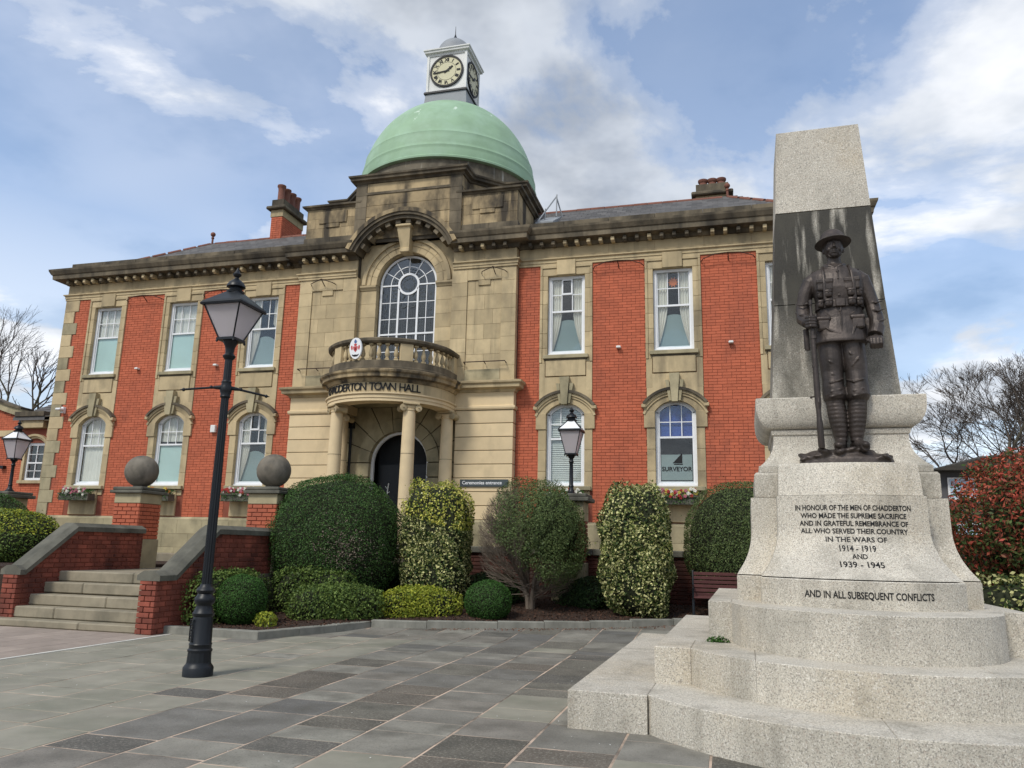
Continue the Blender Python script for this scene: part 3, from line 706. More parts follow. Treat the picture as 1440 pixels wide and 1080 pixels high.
# columns
def column(x, y, rz):
    c = MB(); c.cbox(-.23, .23, -.23, .23, 1.2, 1.36, .01); c.lathe([(.22, 1.36), (.235, 1.40), (.22, 1.45), (.19, 1.47), (.205, 1.51), (.19, 1.545), (.178, 1.57), (.178, 2.8), (.172, 3.5), (.158, 4.75), (.152, 4.84), (.17, 4.86), (.17, 4.88), (.155, 4.89), (.19, 4.95)], 28)
    co = c.obj('column', M_clean, hall, 35, loc=(x, y, 0), rot=(0, 0, rz))
    k = MB(); k.cbox(-.22, .22, -.20, .20, 5.0, 5.05, .008); k.cbox(-.2, .2, -.15, .15, 4.93, 5.0, .02)
    for sx in (-1, 1):
        for i in range(2):
            V, F = MB().lathe([(.045, -.17), (.088, -.16), (.088, -.12), (.07, -.06), (.06, 0), (.07, .06), (.088, .12), (.088, .16), (.045, .17)], 14).__dict__.values()
            k.add([(sx*.20+v[0], v[2], 4.915+v[1]) for v in V], F); break
        k.lathe([(.01, -.01), (.028, 0), (.01, .01)], 8, (sx*.2, -.175, 4.915))
    k.obj('ionic_capital', M_stone, co, 35)
    for zc in (2.62, 3.75): MB().lathe([(.1741 if zc > 3 else .181, zc), (.1741 if zc > 3 else .181, zc+.008)], 28).obj('joint', M_joint, co)
for sx in (-1, 1):
    column(sx*1.015, BCY-1.13, radians(sx*38)); column(sx*1.55, -.42, 0)
MB().prism(bow(2.15, ext=.2), .9, 1.18, .01).obj('porch_step', M_stepst, hall)
MB().prism(bow(1.85, ext=.2), 1.18, 1.30, .01).obj('porch_floor', M_stepst, hall)
# doorway wall with voussoirs
q = MB(); strip(q, [(-.88, 1.2), (-.88, 3.74)]+arc(0, 3.74, .88, -pi/2, pi/2, 20)+[(.88, 3.74), (.88, 1.2)],
      [(-1.75, 1.2), (-1.75, 3.74)]+[(max(-1.75, min(1.75, x*2)), 5.4 if abs(x*2) < 1.75 else 3.74+(z-3.74)*1.6) for x, z in arc(0, 3.74, .88, -pi/2, pi/2, 20)]+[(1.75, 3.74), (1.75, 1.2)], .02, .4)
q.box(-1.75, 1.75, .03, .4, 4.66, 5.6); q.obj('backing_wall', M_joint, hall)
for k in range(9):
    a0, a1 = -pi/2+pi*k/9, -pi/2+pi*(k+1)/9
    q = MB(); strip(q, arc(0, 3.74, .87, a0+.008, a1-.008, 3), arc(0, 3.74, 1.22, a0+.008, a1-.008, 3), -.06, .35); q.obj('voussoir', M_stoneg, hall)
    am = (a0+a1)/2; 
for k in range(9):
    a0, a1 = -pi/2+pi*k/9+.01, -pi/2+pi*(k+1)/9-.01; P = []
    for a_ in np.linspace(a0, a1, 4):
        rr_ = min(1.72/max(1e-3, abs(sin(a_))), (1.55/max(1e-3, cos(a_)) if cos(a_) > .05 else 99)); rr_ = max(rr_, 1.24); P.append((rr_*sin(a_), 3.74+rr_*cos(a_)))
    q = MB(); strip(q, arc(0, 3.74, 1.235, a0, a1, 3), P, -.02, .2); q.obj('wall_stone', M_stoneg, hall)
for s in (-1, 1):
    z = 1.3
    while z < 3.7:
        a_, b_ = (.87, 1.72) if s > 0 else (-1.72, -.87)
        blk('wall_stone', hall, a_, b_, -.04, .3, z+.01, min(z+.4, 3.735)-.01, M_stoneg, .012); z += .4067
# door: near-black plate painting the shade of the opening, white frame and half-open dark doors
df = MB(); strip(df, [(-.80, 1.3)]+arc(0, 3.74, .80, -pi/2, pi/2, 20)+[(.80, 1.3)], [(-.87, 1.3)]+arc(0, 3.74, .87, -pi/2, pi/2, 20)+[(.87, 1.3)], .12, .2)
dfo = df.obj('door_frame', M_white, hall)
MB().box(-.88, .88, .62, .66, 1.3, 4.7).obj('door_recess', M_inside, dfo)
MB().box(-.78, -.04, .40, .45, 1.3, 3.72).obj('door_leaf', M_iron, dfo); MB().box(.04, .78, .40, .45, 1.3, 3.72).obj('door_leaf', M_iron, dfo)
q = MB()   # engraved white tree-like motif on the left leaf glass
q.tube([(-.48, .385, 2.35), (-.46, .385, 2.8), (-.42, .385, 3.2)], .018, 5)
for z_, dx in ((2.5, -.09), (2.62, .1), (2.78, -.07), (2.9, .08), (3.05, -.05)): q.tube([(-.46, .385, z_), (-.46+dx, .385, z_+.06)], .012, 4)
q.obj('door_motif', M_whitew, dfo)
MB().tube([(-1.42, -.14, 1.3), (-1.42, -.14, 5.0)], .04, 10).box(-1.49, -1.35, -.2, -.05, 4.7, 4.9).obj('drainpipe', M_iron, hall, 40)
# --- sash windows
def film_curtain(win, w, z0, zr, z1, kind, y=.215):
    def sheet(name, m, xl, xr, za, zb, yy, folds=9, amp=.018, n=26):
        V = []; F = []; rows = 8
        for j in range(rows+1):
            t = j/rows; z = za+(zb-za)*t
            for i in range(n+1):
                s = i/n; x = xl(t)+(xr(t)-xl(t))*s; V.append((x, yy+amp*sin(s*folds*2*pi), z))
        for j in range(rows):
            for i in range(n):
                a_ = j*(n+1)+i; F.append((a_, a_+1, a_+n+2, a_+n+1))
        obj(name, meshof(name, V, F, m, 60), win)
    c = lambda v: (lambda t: v)
    if kind == 'net':
        sheet('net_curtain', M_cream, c(-w), c(w), zr, z1, y, 8); MB().box(-w, w, y-.03, y-.02, z0, zr-.02).obj('window_film', M_mint, win)
    elif kind == 'netdark':
        sheet('net_curtain', M_cream, c(-w), c(w), z0, z1, y+.02, 7, .012); MB().box(-w, w, y-.03, y-.02, z0, z0+.03).obj('window_film', M_mint, win)
    elif kind == 'film':
        sheet('net_curtain', M_cream, c(-w), c(w), zr+.1, z1, y, 6); MB().box(-w, w, y-.03, y-.02, z0, zr-.02).obj('window_film', M_mint, win)
    elif kind == 'bell' or kind == 'bellL':
        for s in (-1, 1):
            xi = lambda t: s*(w*.36 if t > .5 else w*(.36+.58*(1-t/.5)**1.3)); xo = lambda t: s*w
            if kind == 'bellL' and s > 0: xi = lambda t: w*(.62 if t > .5 else .98)
            sheet('curtain', M_cream, xo, xi, z0, z1, y, 4, .02)
        q = MB(); hz = zr-z0; n = 14
        top = [(w*.98*cos(pi*i/n), z0+hz*(.50+.32*sin(pi*i/n))) for i in range(n+1)]
        q.xprism([(-w, z0), (w, z0)]+[(x_, z_) for x_, z_ in top], y+.04, y+.05); q.obj('window_film', M_minted, win)
    elif kind == 'blind':
        q = MB(); z_ = z0+.02
        while z_ < z1-.03: q.add([(-w, y-.02, z_), (w, y-.02, z_), (w, y+.015, z_+.045), (-w, y+.015, z_+.045)], [(0, 1, 2, 3)]); z_ += .05
        q.obj('slatted_blind', M_blind, win)
    elif kind == 'survey':
        MB().box(-w, w, y, y+.01, zr, z1).obj('blue_blind', M_blue, win)
        MB().box(-w+.05, w-.05, y-.06, y-.05, z0+.06, z0+(zr-z0)*.62).obj('frosted_panel', M_minted, win)
        q = MB(); zz0 = z0+.045
        q.box(-w+.03, w-.03, y-.07, y-.062, zz0, zz0+.02).box(w-.05, w-.03, y-.07, y-.062, zz0+.02, z0+(zr-z0)*.60); q.obj('panel_border', M_black, win)
        V, F = text_geo('SURVEYOR', .155, .002, 1.0, bold=.003); q = MB(); q.add([(x_*.98, y-.068-z_, z0+.30+y_) for x_, y_, z_ in V], F); q.obj('lettering', M_black, win)
        q = MB(); q.xprism([(-.10, z0+.50), (.14, z0+.50), (.14, z0+.76)], y-.067, y-.062); q.xprism([(-.07, z0+.46), (.15, z0+.46), (.15, z0+.485), (-.07, z0+.485)], y-.067, y-.062); q.obj('panel_logo', M_black, win)
def sash(x, z0, z1, rise, kind, vent=False, w=.512):
    yF = .10; spr = z1-rise
    fr = MB(); t = .075
    fr.box(-w, -w+t, yF, yF+.10, z0, spr if rise else z1); fr.box(w-t, w, yF, yF+.10, z0, spr if rise else z1)
    fr.box(-w+t, w-t, yF, yF+.10, z0, z0+.10); fr.box(-w-.0, w+.0, yF-.05, yF-.001, z0-.015, z0+.05)
    if rise:
        R_ = (w*w+rise*rise)/(2*rise); cz = z1-R_; am = math.asin(w/R_)
        strip(fr, arc(0, cz, R_-.085, -am, am, 14), arc(0, cz, R_+.02, -am, am, 14), yF, yF+.10)
    else: fr.box(-w+t, w-t, yF, yF+.10, z1-t, z1)
    zr = z0+(z1-z0)*(.555 if not rise else .575)
    win = fr.obj('window', M_white, hall, loc=(x, 0, 0))
    up = MB(); gy_ = yF+.035
    up.box(-w+t, w-t, yF+.03, yF+.085, zr-.025, zr+.025); up.obj('meeting_rail', M_white, win)
    gb = MB(); iw = w-t; z1i = z1-t if not rise else z1-.06; zm = (zr+.025+z1i)/2
    bt = .011
    if rise: zm = zr+.025+(spr+.12-zr)*.48
    for k in (-1, 1): gb.box(k*iw/3-bt, k*iw/3+bt, gy_, gy_+.03, zr+.025, z1i)
    gb.box(-iw, iw, gy_+.002, gy_+.028, zm-bt, zm+bt)
    # sash side stiles
    gb.box(-iw, -iw+.03, gy_, gy_+.03, z0+.1, z1i-(.15 if rise else 0)); gb.box(iw-.03, iw, gy_, gy_+.03, z0+.1, z1i-(.15 if rise else 0)); gb.box(-iw+.03, iw-.03, gy_+.02, gy_+.05, z0+.1, z0+.14)
    gb.obj('glazing_bars', M_white, win)
    if vent:
        v = MB(); a_, b_ = -iw/3, iw/3; v.box(a_, a_+.035, gy_-.02, gy_, zm, z1i); v.box(b_-.035, b_, gy_-.02, gy_, zm, z1i); v.box(a_+.035, b_-.035, gy_-.02, gy_, zm, zm+.05); v.box(a_+.035, b_-.035, gy_-.02, gy_, z1i-.04, z1i); v.obj('vent_light', M_white, win)
    def pane(xa, xb, za, zb, tilt):
        q = MB(); q.box(-(xb-xa)/2, (xb-xa)/2, -.002, .002, -(zb-za)/2, (zb-za)/2); q.obj('pane', M_glass, win, loc=((xa+xb)/2, yF+.055+tilt*0, (za+zb)/2), rot=(tilt, 0, tilt*.6))
    for k in range(3):
        xa, xb = -iw+k*2*iw/3, -iw+(k+1)*2*iw/3
        pane(xa, xb, zr+.02, zm, random.uniform(-.006, .006)); pane(xa, xb, zm, z1i, random.uniform(-.006, .006))
    pane(-iw, iw, z0+.1, zr-.02, random.uniform(-.004, .004))
    film_curtain(win, iw, z0+.1, zr, z1-.05, kind)
    return win, zr, zm
KU = ['net', 'net', 'bellL', 'bell', 'bell', 'bell']; KL = ['netdark', 'film', 'bellL', 'blind', 'survey', 'blind']
for x, i in WX:
    wu, zr, zm = sash(x, 6.62, 8.87, 0, KU[i], vent=(i == 3))
    if i == 4:
        q = MB(); q.ring((0, zm+.20), .001, .10, 0, 2*pi, .22, .235, 20)
        for k in range(10):
            a_ = k*pi/5; q.box(.12*cos(a_)-.015, .12*cos(a_)+.015, .225, .235, zm+.20+.12*sin(a_)-.015, zm+.20+.12*sin(a_)+.015)
        q.obj('orange_roundel', M_orange, wu); MB().box(-.16, .16, .238, .242, zm+.04, zm+.37).obj('roundel_card', M_black, wu)
    sash(x, 3.09, 5.28, .28, KL[i], vent=(i == 2))
    for s in (-1, 1):
        def R(p, q_): return (x+p, x+q_) if s > 0 else (x-q_, x-p)
        # upper jambs
        z = 6.40; k = 0
        while z < 8.86:
            h = .412; blk('jamb_stone', hall, *R(.515, .66), -.02, .14, z+.003, min(z+h, 8.87)-.003, M_stone, .005)
            blk('jamb_stone', hall, *R(.655, .725), -.05, .1, z+.003, min(z+h, 8.87)-.003, M_stone, .005); z += h
        blk('head_stone', hall, *R(.265, .66), -.02, .12, 8.873, 9.08, M_stone); blk('head_stone', hall, *R(.265, .725), -.05, .1, 9.083, 9.168, M_stone)
        blk('head_stone', hall, *R(.663, .725), -.05, .1, 8.873, 9.08, M_stone)
        blk('spandrel_stone', hall, *R(.56, .72), -.03, .1, 5.62, 6.395, M_stone)
        # lower jambs
        z = 2.97
        for h in (.5, .56, .55): blk('jamb_stone', hall, *R(.515, .725), -.03, .14, z+.003, z+h-.003, M_stone, .006); z += h
        blk('jamb_stone', hall, *R(.515, .79), -.06, .14, z+.003, 5.0, M_stone, .006)
        blk('apron_stone', hall, *R(.50, .66), -.02, .1, 2.80, 2.965, M_stone)
    blk('keystone', hall, x-.26, x+.26, -.075, .12, 8.873, 9.30, M_stone, .008)
    q = MB(); am_ = math.asin(.52/.623)
    A = [(x-.515, 5.0)]+arc(x, 4.657, .623, -am_, am_, 12)+[(x+.515, 5.0)]
    B = [(x-.79, 5.0)]+[(x+(px_-x)*.79/.515, 4.58+sqrt(max(0, .95**2-((px_-x)*.79/.515)**2))) for px_, pz_ in A[1:-1]]+[(x+.79, 5.0)]
    strip(q, A, B, -.05, .1); q.obj('arch_stone', M_stone, hall)
    q = MB(); q.box(x-.715, x+.715, -.028, .1, 5.16, 6.0); q2 = MB()
    # flat field above arch, cut to the curve
    A2 = arc(x, 4.58, .94, -.86, .86, 14); B2 = [(x+max(-.715, min(.715, (p[0]-x))), 6.0) for p in A2]
    A2 = [(max(x-.715, min(x+.715, p[0])), p[1]) for p in A2]
    strip(q2, A2, B2, -.028, .1); q2.obj('field_stone', M_stone, hall)
    for r0_, r1_, y0_, m_ in ((.97, 1.04, -.17, M_dark), (.90, .97, -.12, M_stone), (.84, .90, -.085, M_stone)):
        q = MB(); a_ = math.asin(min(.99, .82/r1_)); strip(q, arc(x, 4.58, r0_, -a_, a_, 16), arc(x, 4.58, r1_, -a_, a_, 16), y0_, .0); q.obj('hood_mould', m_, hall)
    for s in (-1, 1): blk('hood_end', hall, x+s*.79-.055, x+s*.79+.055, -.16, 0, 5.10, 5.19, M_stone)
    for xa, xb, xc_, xd, za, zb, yy in ((-.075, .075, -.13, .13, 5.23, 5.97, -.20), (-.145, -.085, -.235, -.14, 5.26, 5.80, -.15), (.085, .145, .14, .235, 5.26, 5.80, -.15)):
        q = MB(); q.xprism([(x+xa, za), (x+xb, za), (x+xd, zb), (x+xc_, zb)], yy, 0); q.obj('keystone', M_stoneg, hall)
    blk('panel_stone', hall, x-.545, x+.545, -.055, .1, 6.02, 6.46, M_stone, .01)
    blk('sill', hall, x-.62, x+.62, -.11, .14, 6.50, 6.605, M_stoneg, .01); blk('sill_mould', hall, x-.58, x+.58, -.07, .1, 6.462, 6.498, M_dark)
    blk('sill', hall, x-.70, x+.70, -.12, .14, 2.98, 3.085, M_stoneg, .01)
    blk('apron_stone', hall, x-.50, x+.50, -.05, .1, 2.20, 2.97, M_stone, .01)
# --- great arched window
gw = MB(); iw = .88; sp = 8.95
strip(gw, [(-.83, 6.0), (-.83, sp)]+arc(0, sp, .83, -pi/2, pi/2, 24)+[(.83, sp), (.83, 6.0)], [(-.89, 6.0), (-.89, sp)]+arc(0, sp, .89, -pi/2, pi/2, 24)+[(.89, sp), (.89, 6.0)], .10, .18)
gwo = gw.obj('window', M_white, hall)
q = MB(); q.ring((0, sp+.03), .27, .335, 0, 2*pi, .10, .16, 32)
for s in (-1, 1): q.box(s*.30-.028, s*.30+.028, .10, .16, 6.0, sp-.1); q.box(min(s*.33, s*.83), max(s*.33, s*.83), .102, .158, sp-.02, sp+.02)
q.box(-.83, .83, .095, .165, 7.44, 7.49); q.obj('mullions', M_white, gwo)
q = MB(); b = .011
for s in (-1, 1): q.box(s*.565-b, s*.565+b, .12, .15, 6.0, sp)
q.box(-b, b, .12, .15, 6.0, sp-.28)
for z in (6.45, 6.95, 7.93, 8.43): q.box(-.83, .83, .122, .148, z-b, z+b)
strip(q, arc(0, sp, .565-b, -pi/2, pi/2, 24), arc(0, sp, .565+b, -pi/2, pi/2, 24), .12, .15)
for k in range(1, 6):
    a = -pi/2+k*pi/6; d = Vector((sin(a), 0, cos(a))); p = Vector((cos(a), 0, -sin(a)))
    q.obox(Vector((0, .135, sp))+d*.585, p, (0, 1, 0), d, b, .015, .25)
q.obj('glazing_bars', M_white, gwo)
for xa, xb in ((-.83, -.565), (-.565, -.30), (-.30, 0), (0, .30), (.30, .565), (.565, .83)):
    for za, zb in ((6.0, 6.45), (6.45, 6.95), (6.95, 7.44), (7.49, 7.93), (7.93, 8.43), (8.43, 8.95)):
        q = MB(); q.box(-(xb-xa)/2, (xb-xa)/2, -.002, .002, -(zb-za)/2, (zb-za)/2); q.obj('pane', M_glassd, gwo, loc=((xa+xb)/2, .14, (za+zb)/2), rot=(random.uniform(-.01, .01), 0, random.uniform(-.01, .01)))
q = MB(); q.xprism([(-.83, sp)]+[(.83*cos(t_), sp+.83*sin(t_)) for t_ in [0]][:0]+[(.83, sp)]+[(.83*cos(t_), sp+.83*sin(t_)) for t_ in np.linspace(0, pi, 25)[1:-1]], .138, .142); q.obj('pane', M_glassd, gwo)
q = MB()   # leaded pattern
for zc in (6.2, 6.7, 7.2, 7.7, 8.18):
    for k in range(-11, 12): q.box(k*.072-.003, k*.072+.003, .130, .134, zc-.22, zc+.22)
for s in (-1, 1):
    for zc in (8.65, 8.2, 7.72): q.box(s*.70-.022, s*.70+.022, .130, .135, zc-.05, zc+.05)
    for zc in np.arange(7.6, 8.9, .11):
        for dx in (-.07, .0, .07): q.obox((s*.43+dx, .132, zc+random.uniform(-.02, .02)), (1, 0, 1), (0, 1, 0), (-1, 0, 1), .018, .003, .02)
for a in np.linspace(-1.4, 1.4, 15):
    for r_q in (.40, .48): q.obox((r_q*sin(a), .132, sp+r_q*cos(a)), (cos(a), 0, -sin(a)), (0, 1, 0), (sin(a), 0, cos(a)), .025, .003, .018)
for k in range(12): a = k*pi/6; q.obox((.17*cos(a), .132, sp+.03+.17*sin(a)), (1, 0, 0), (0, 1, 0), (0, 0, 1), .022, .003, .028)
for s in (-1, 1): q.tube([(s*.26, .132, 8.36), (s*.2, .132, 8.28), (s*.1, .132, 8.26), (s*.03, .132, 8.33)], .02, 5); q.tube([(s*.22, .132, 8.75), (s*.12, .132, 8.6), (s*.2, .132, 8.5)], .02, 5)
q.obj('leading', M_stain, gwo)
MB().box(-.86, .86, .45, .5, 5.95, 9.9).obj('drawn_blind', mat('grey_lining', (.30, .30, .30), .8, 0, (2, .1), None), gwo)
# --- roofs of slates, ridge tiles
def slope(lx0, lx1, hip):
    Vb = [(lx0, .32, 10.24), (lx1, .32, 10.24)]
slates = []; dy, dz = 2.68, 1.86; SLN = sqrt(dy*dy+dz*dz); nr = 15; ang = math.atan2(dz, dy)
for s in (-1, 1):
    for r in range(nr):
        t0 = r/nr; lim = EW-.3-t0*2.75
        x = 3.1+(.15 if r % 2 else 0)
        while x < lim-.1:
            slates.append((s*(x+.15), .32+t0*dy, 10.25+t0*dz)); x += .30
sm = MB(); sm.obox((0, 0, 0), (1, 0, 0), (0, cos(ang), sin(ang)), (0, -sin(ang), cos(ang)), .146, .15, .006); smm = sm.get('slate', M_slate)
slates.sort(key=lambda p: (Vector((p[0]+XC, p[1]+20, p[2]))-camw).length + (0 if p[2] > 11 else 50))
for p in slates[:300]: obj('slate', smm, hall, (p[0], p[1]+.12, p[2]+.105), (radians(3), 0, 0))
q = MB()
for p in slates[300:]: q.obox((p[0], p[1]+.12, p[2]+.105), (1, 0, 0), (0, cos(ang+.05), sin(ang+.05)), (0, -sin(ang+.05), cos(ang+.05)), .146, .15, .006)
q.obj('slates', M_slate, hall, kind='stuff')
E_ = EW-.28; rd = 9.1
for s in (-1, 1):
    V = [(s*2.9, .32, 10.22), (s*E_, .32, 10.22), (s*E_, 5.7, 10.22), (s*2.9, 5.7, 10.22), (s*2.9, 3.0, 12.08), (s*rd, 3.0, 12.08)]
    obj('roof', meshof('roof', V, [(0, 1, 5, 4), (1, 2, 5), (2, 3, 4, 5), (0, 4, 3), (0, 3, 2, 1)], M_slate), hall)
    rt = MB(); rt.tube([(-.22, 0, 0), (.22, 0, 0)], .085, 10); rtm = rt.get('ridge_tile', M_terra, 40)
    x = 3.3
    while x < rd: obj('ridge_tile', rtm, hall, (s*x, 3.0, 12.09+random.uniform(-.006, .006))); x += .452
    n = 8
    for k in range(n):
        t = (k+.5)/n; p = Vector((s*rd, 3.0, 12.1)).lerp(Vector((s*E_, .32, 10.28)), t); d = (Vector((s*E_, .32, 10.28))-Vector((s*rd, 3, 12.1))).normalized()
        q = MB(); q.tube([p-d*.22, p+d*.22], .085, 8); q.obj('hip_tile', M_terra, hall, 40)
    q = MB(); q.tube([(s*rd, 3, 12.05), (s*rd, 3, 12.42)], .035, 8); q.ell((s*rd, 3, 12.50), (.09, .09, .09), 12, 8); q.ell((s*rd, 3, 12.36), (.055, .055, .05), 10, 6); q.obj('ridge_finial', M_terra, hall, 40)
# left stack: tall, long side receding, four pots
def chimney(x0, x1, y0, y1, zb, zt, pots, zp):
    q = MB(); q.box(x0, x1, y0, y1, zb, zt-.55); q.obj('chimney_backing', M_mortar, hall)
    L = []; brick_rect(x0, x1, zb, zt-.55, 0, L); ch = MB()
    for b in L: brick_face(ch, (*b[:4], y0-.01+b[4]))
    L = []; brick_rect(y0, y1, zb, zt-.55, 0, L)
    t = MB()
    for b in L: brick_face(t, b)
    ch.add([(x1+.01-v[1], v[0], v[2]) for v in t.V], t.F)
    co = ch.obj('chimney', M_brick, hall)
    blk('chimney_band', co, x0-.03, x1+.03, y0-.03, y1+.03, zt-.55, zt-.28, M_stone)
    blk('chimney_cornice', co, x0-.16, x1+.16, y0-.16, y1+.16, zt-.28, zt-.16, M_dark, .03)
    blk('chimney_cap', co, x0-.02, x1+.02, y0-.02, y1+.02, zt-.16, zt+.12, M_dark)
    for (px_, py_) in pots:
        q = MB(); q.lathe([(.15, 0), (.12, .05), (.115, zp*.7), (.125, zp-.1), (.155, zp-.06), (.155, zp), (.10, zp), (.09, zp-.12)], 14, (px_, py_, zt+.1)); q.obj('chimney_pot', M_terra, co, 40)
chimney(-6.66, -6.22, 2.9, 4.25, 11.0, 13.45, [(-6.44, 3.05+.36*k) for k in range(4)], .62)
chimney(8.18, 9.12, 3.2, 3.85, 11.5, 12.60, [(8.38, 3.4), (8.66, 3.4), (8.93, 3.4)], .24)
# roof hatch and rail beside the dome
q = MB(); q.add([(3.5, 1.2, 11.05), (4.05, 1.2, 11.05), (4.1, 2.2, 11.62), (3.6, 2.2, 11.62), (3.5, 1.2, 10.8), (4.05, 1.2, 10.8), (4.1, 2.2, 10.8), (3.6, 2.2, 10.8)], [(0, 1, 2, 3), (0, 4, 5, 1), (1, 5, 6, 2), (2, 6, 7, 3), (3, 7, 4, 0)])
ho = q.obj('roof_hatch', M_lead, hall)
q = MB()
for p, r in (((3.55, 1.3, 11.1), (3.95, 2.1, 12.25)), ((3.95, 2.1, 12.25), (4.15, 2.25, 11.5)), ((4.0, 1.9, 11.5), (3.97, 2.08, 12.3)), ((3.7, 1.6, 11.2), (3.72, 1.62, 11.65))): q.tube([p, r], .022, 6)
q.obj('hatch_rail', M_lead, ho)
# --- small fittings on the front
for xs in (-8.99, -6.14, 6.14, 9.0):
    q = MB(); q.cbox(-.06, .06, -.13, 0, -.025, .025, .01); q.box(-.05, .05, -.12, -.02, .026, .035); q.obj('wall_light', M_whitew, hall, loc=(xs, 0, 6.74)); 
for xa, xb, y in [(-9.68, -8.32, 0), (-6.82, -5.46, 0), (5.46, 6.82, 0), (8.32, 9.68, 0), (-2.95, -2.15, -.25), (2.35, 3.1, -.25)]:
    z = 9.10; q = MB(); q.tube([(xa, y-.02, z-.12), (xa+.05, y-.16, z-.1), (xa+.35, y-.2, z), ((xa+xb)/2, y-.2, z+.02), (xb-.35, y-.2, z), (xb-.05, y-.16, z-.1), (xb, y-.02, z-.12)], .013, 5)
    q.tube([((xa+xb)/2, y-.2, z+.02), ((xa+xb)/2+.02, y, z-.14)], .014, 5); q.obj('iron_bracket', M_rust, hall)
for s in (-1, 1):
    q = MB(); a, b = sorted((s*1.95, s*3.12)); q.tube([(a, -.27, 6.40), (a, -.42, 6.42), (b, -.42, 6.42), (b, -.27, 6.40)], .016, 6); q.tube([((a+b)/2, -.42, 6.42), ((a+b)/2, -.25, 6.38)], .012, 5); q.obj('iron_bracket', M_rust, hall)
q = MB(); q.cbox(-.10, .10, -.30, -.12, -.03, .04, .02); q.cbox(-.05, .05, -.12, 0, -.1, .1, .01); q.obj('security_camera', M_white, hall, loc=(-11.62, 0, 5.48))
q = MB(); q.cbox(-.08, .08, -.1, 0, -.11, .11, .01); q.obj('alarm_box', M_whitew, hall, loc=(-6.0, 0, 4.78)); 
q = MB(); q.box(1.93, 3.25, -.29, -.251, 3.055, 3.245); sg = q.obj('entrance_sign', M_signg, hall)
V, F = text_geo('Ceremonies entrance', .125, .002, 1.0, 'LEFT', .002); obj('sign_lettering', meshof('t', [(1.99+x_, -.293-z_, 3.115+y_) for x_, y_, z_ in V], F, M_white), sg)
# ================================================================== WAR MEMORIAL
mem = thing('war_memorial', 'pale granite war memorial obelisk on three bow-fronted steps with black inscription', 'war memorial', (1.2555, 9.6, 0), radians(-1.448))
def arcv(R, cc, ua, ub, n=10): return [(u, cc-sqrt(max(0, R*R-u*u))) for u in np.linspace(ua, ub, n+1)]
def stone(name, poly, z0, z1, m=M_granite, ch=.006, parent=mem, smooth=0):
    # remove tiny segments so the chamfer offset stays clean
    P = [poly[0]]
    for p in poly[1:]:
        if (Vector(p)-Vector(P[-1])).length > .004: P.append(p)
    return MB().prism(P, z0, z1, ch).obj(name, m, parent, smooth)
def shrink(poly, d=.001): return offs(poly, -d)
steps = [(2.55, -2.66, 2.43, 0, .312, 1.87, 2.33, -1.22, [-1.87, -.10, 1.87], -1.9),
         (1.88, -1.99, 1.93, .312, .634, 1.55, 1.79, -1.09, [-1.55, -.985, .76, 1.55], -1.2),
         (1.416, -1.28, 1.70, .634, 1.022, 1.19, 1.20, -1.20, [-1.19, 1.19], -.9)]
for h, f, b, z0, z1, jx, R_, cc, cuts, inn in steps:
    for s in (-1, 1):
        p = [(s*h, f), (s*jx, f), (s*jx, inn), (s*h, inn)]
        if s > 0: p = [p[1], p[0], p[3], p[2]]
        stone('granite_step_stone', shrink(p), z0, z1)
        for a, bb in ((inn, inn+(b-inn)*.5), (inn+(b-inn)*.5, b)):
            p = [(s*h, a), (s*(h-1.0), a), (s*(h-1.0), bb), (s*h, bb)]
            if s > 0: p = [p[1], p[0], p[3], p[2]]
            stone('granite_step_stone', shrink(p), z0, z1)
    stone('granite_step_stone', [(-h+1.0, b-.7), (h-1.0, b-.7), (h-1.0, b-.004), (-h+1.0, b-.004)], z0, z1)
    for a, c in zip(cuts, cuts[1:]):
        p = arcv(R_, cc, a, c, max(4, int((c-a)*12)))+[(c, inn), (a, inn)]
        stone('granite_step_stone', shrink(p, .001), z0, z1)
    MB().box(-h+.3, h-.3, inn-.05, b-.1, z0+.02 if z0 else .0, z1-.006).obj('step_core', M_granite, mem)
def loft(name, levels, m=M_granite, parent=mem, smooth=28):
    n = len(levels[0][0]); V = [(x, y, z) for P, z in levels for x, y in P]; F = []
    for k in range(len(levels)-1):
        for i in range(n):
            j = (i+1) % n; F.append((k*n+i, k*n+j, (k+1)*n+j, (k+1)*n+i))
    F.append(tuple(reversed(range(n)))); F.append(tuple((len(levels)-1)*n+i for i in range(n)))
    return obj(name, meshof(name, V, F, m, smooth), parent)
def sqp(h, f, c=.0): return [(-h, f), (h, f), (h, f+2*h), (-h, f+2*h)]
def bowp(w, vj, vf, back=-.45, n=20):
    s = max(.02, vj-vf); R_ = (w*w+s*s)/(2*s); cc = vf+R_; return arcv(R_, cc, -w, w, n)+[(w, back), (-w, back)]
# base course
loft('plinth_base_stone', [(sqp(1.132, -.95), 1.022), (sqp(1.132, -.95), 1.262), (sqp(1.122, -.94), 1.272)])
loft('plinth_base_stone', [(bowp(.90, -1.36, -1.74), 1.022), (bowp(.90, -1.36, -1.74), 1.262), (bowp(.89, -1.35, -1.73), 1.272)])
def fl(t): return max(0, 1-t/.62)**2.3
cl = []; bl = []
for i in range(19):
    t = i/18; z = 1.282+t*.805; e = fl(t)
    cl.append((sqp(.972-.012*t+.155*e, -.715+.0*t-.23*e), z)); bl.append((bowp(.715-.015*t+.175*e, -1.03-.30*e, -1.20-.50*e), z))
loft('flared_plinth_stone', cl); loft('flared_plinth_stone', bl)
loft('plinth_core', [(sqp(.9, -.62), 1.2), (sqp(.85, -.6), 2.44)])
loft('upper_plinth_stone', [(sqp(.906, -.663), 2.094), (sqp(.915, -.67), 2.12), (sqp(.915, -.67), 2.34), (sqp(.895, -.655), 2.366)])
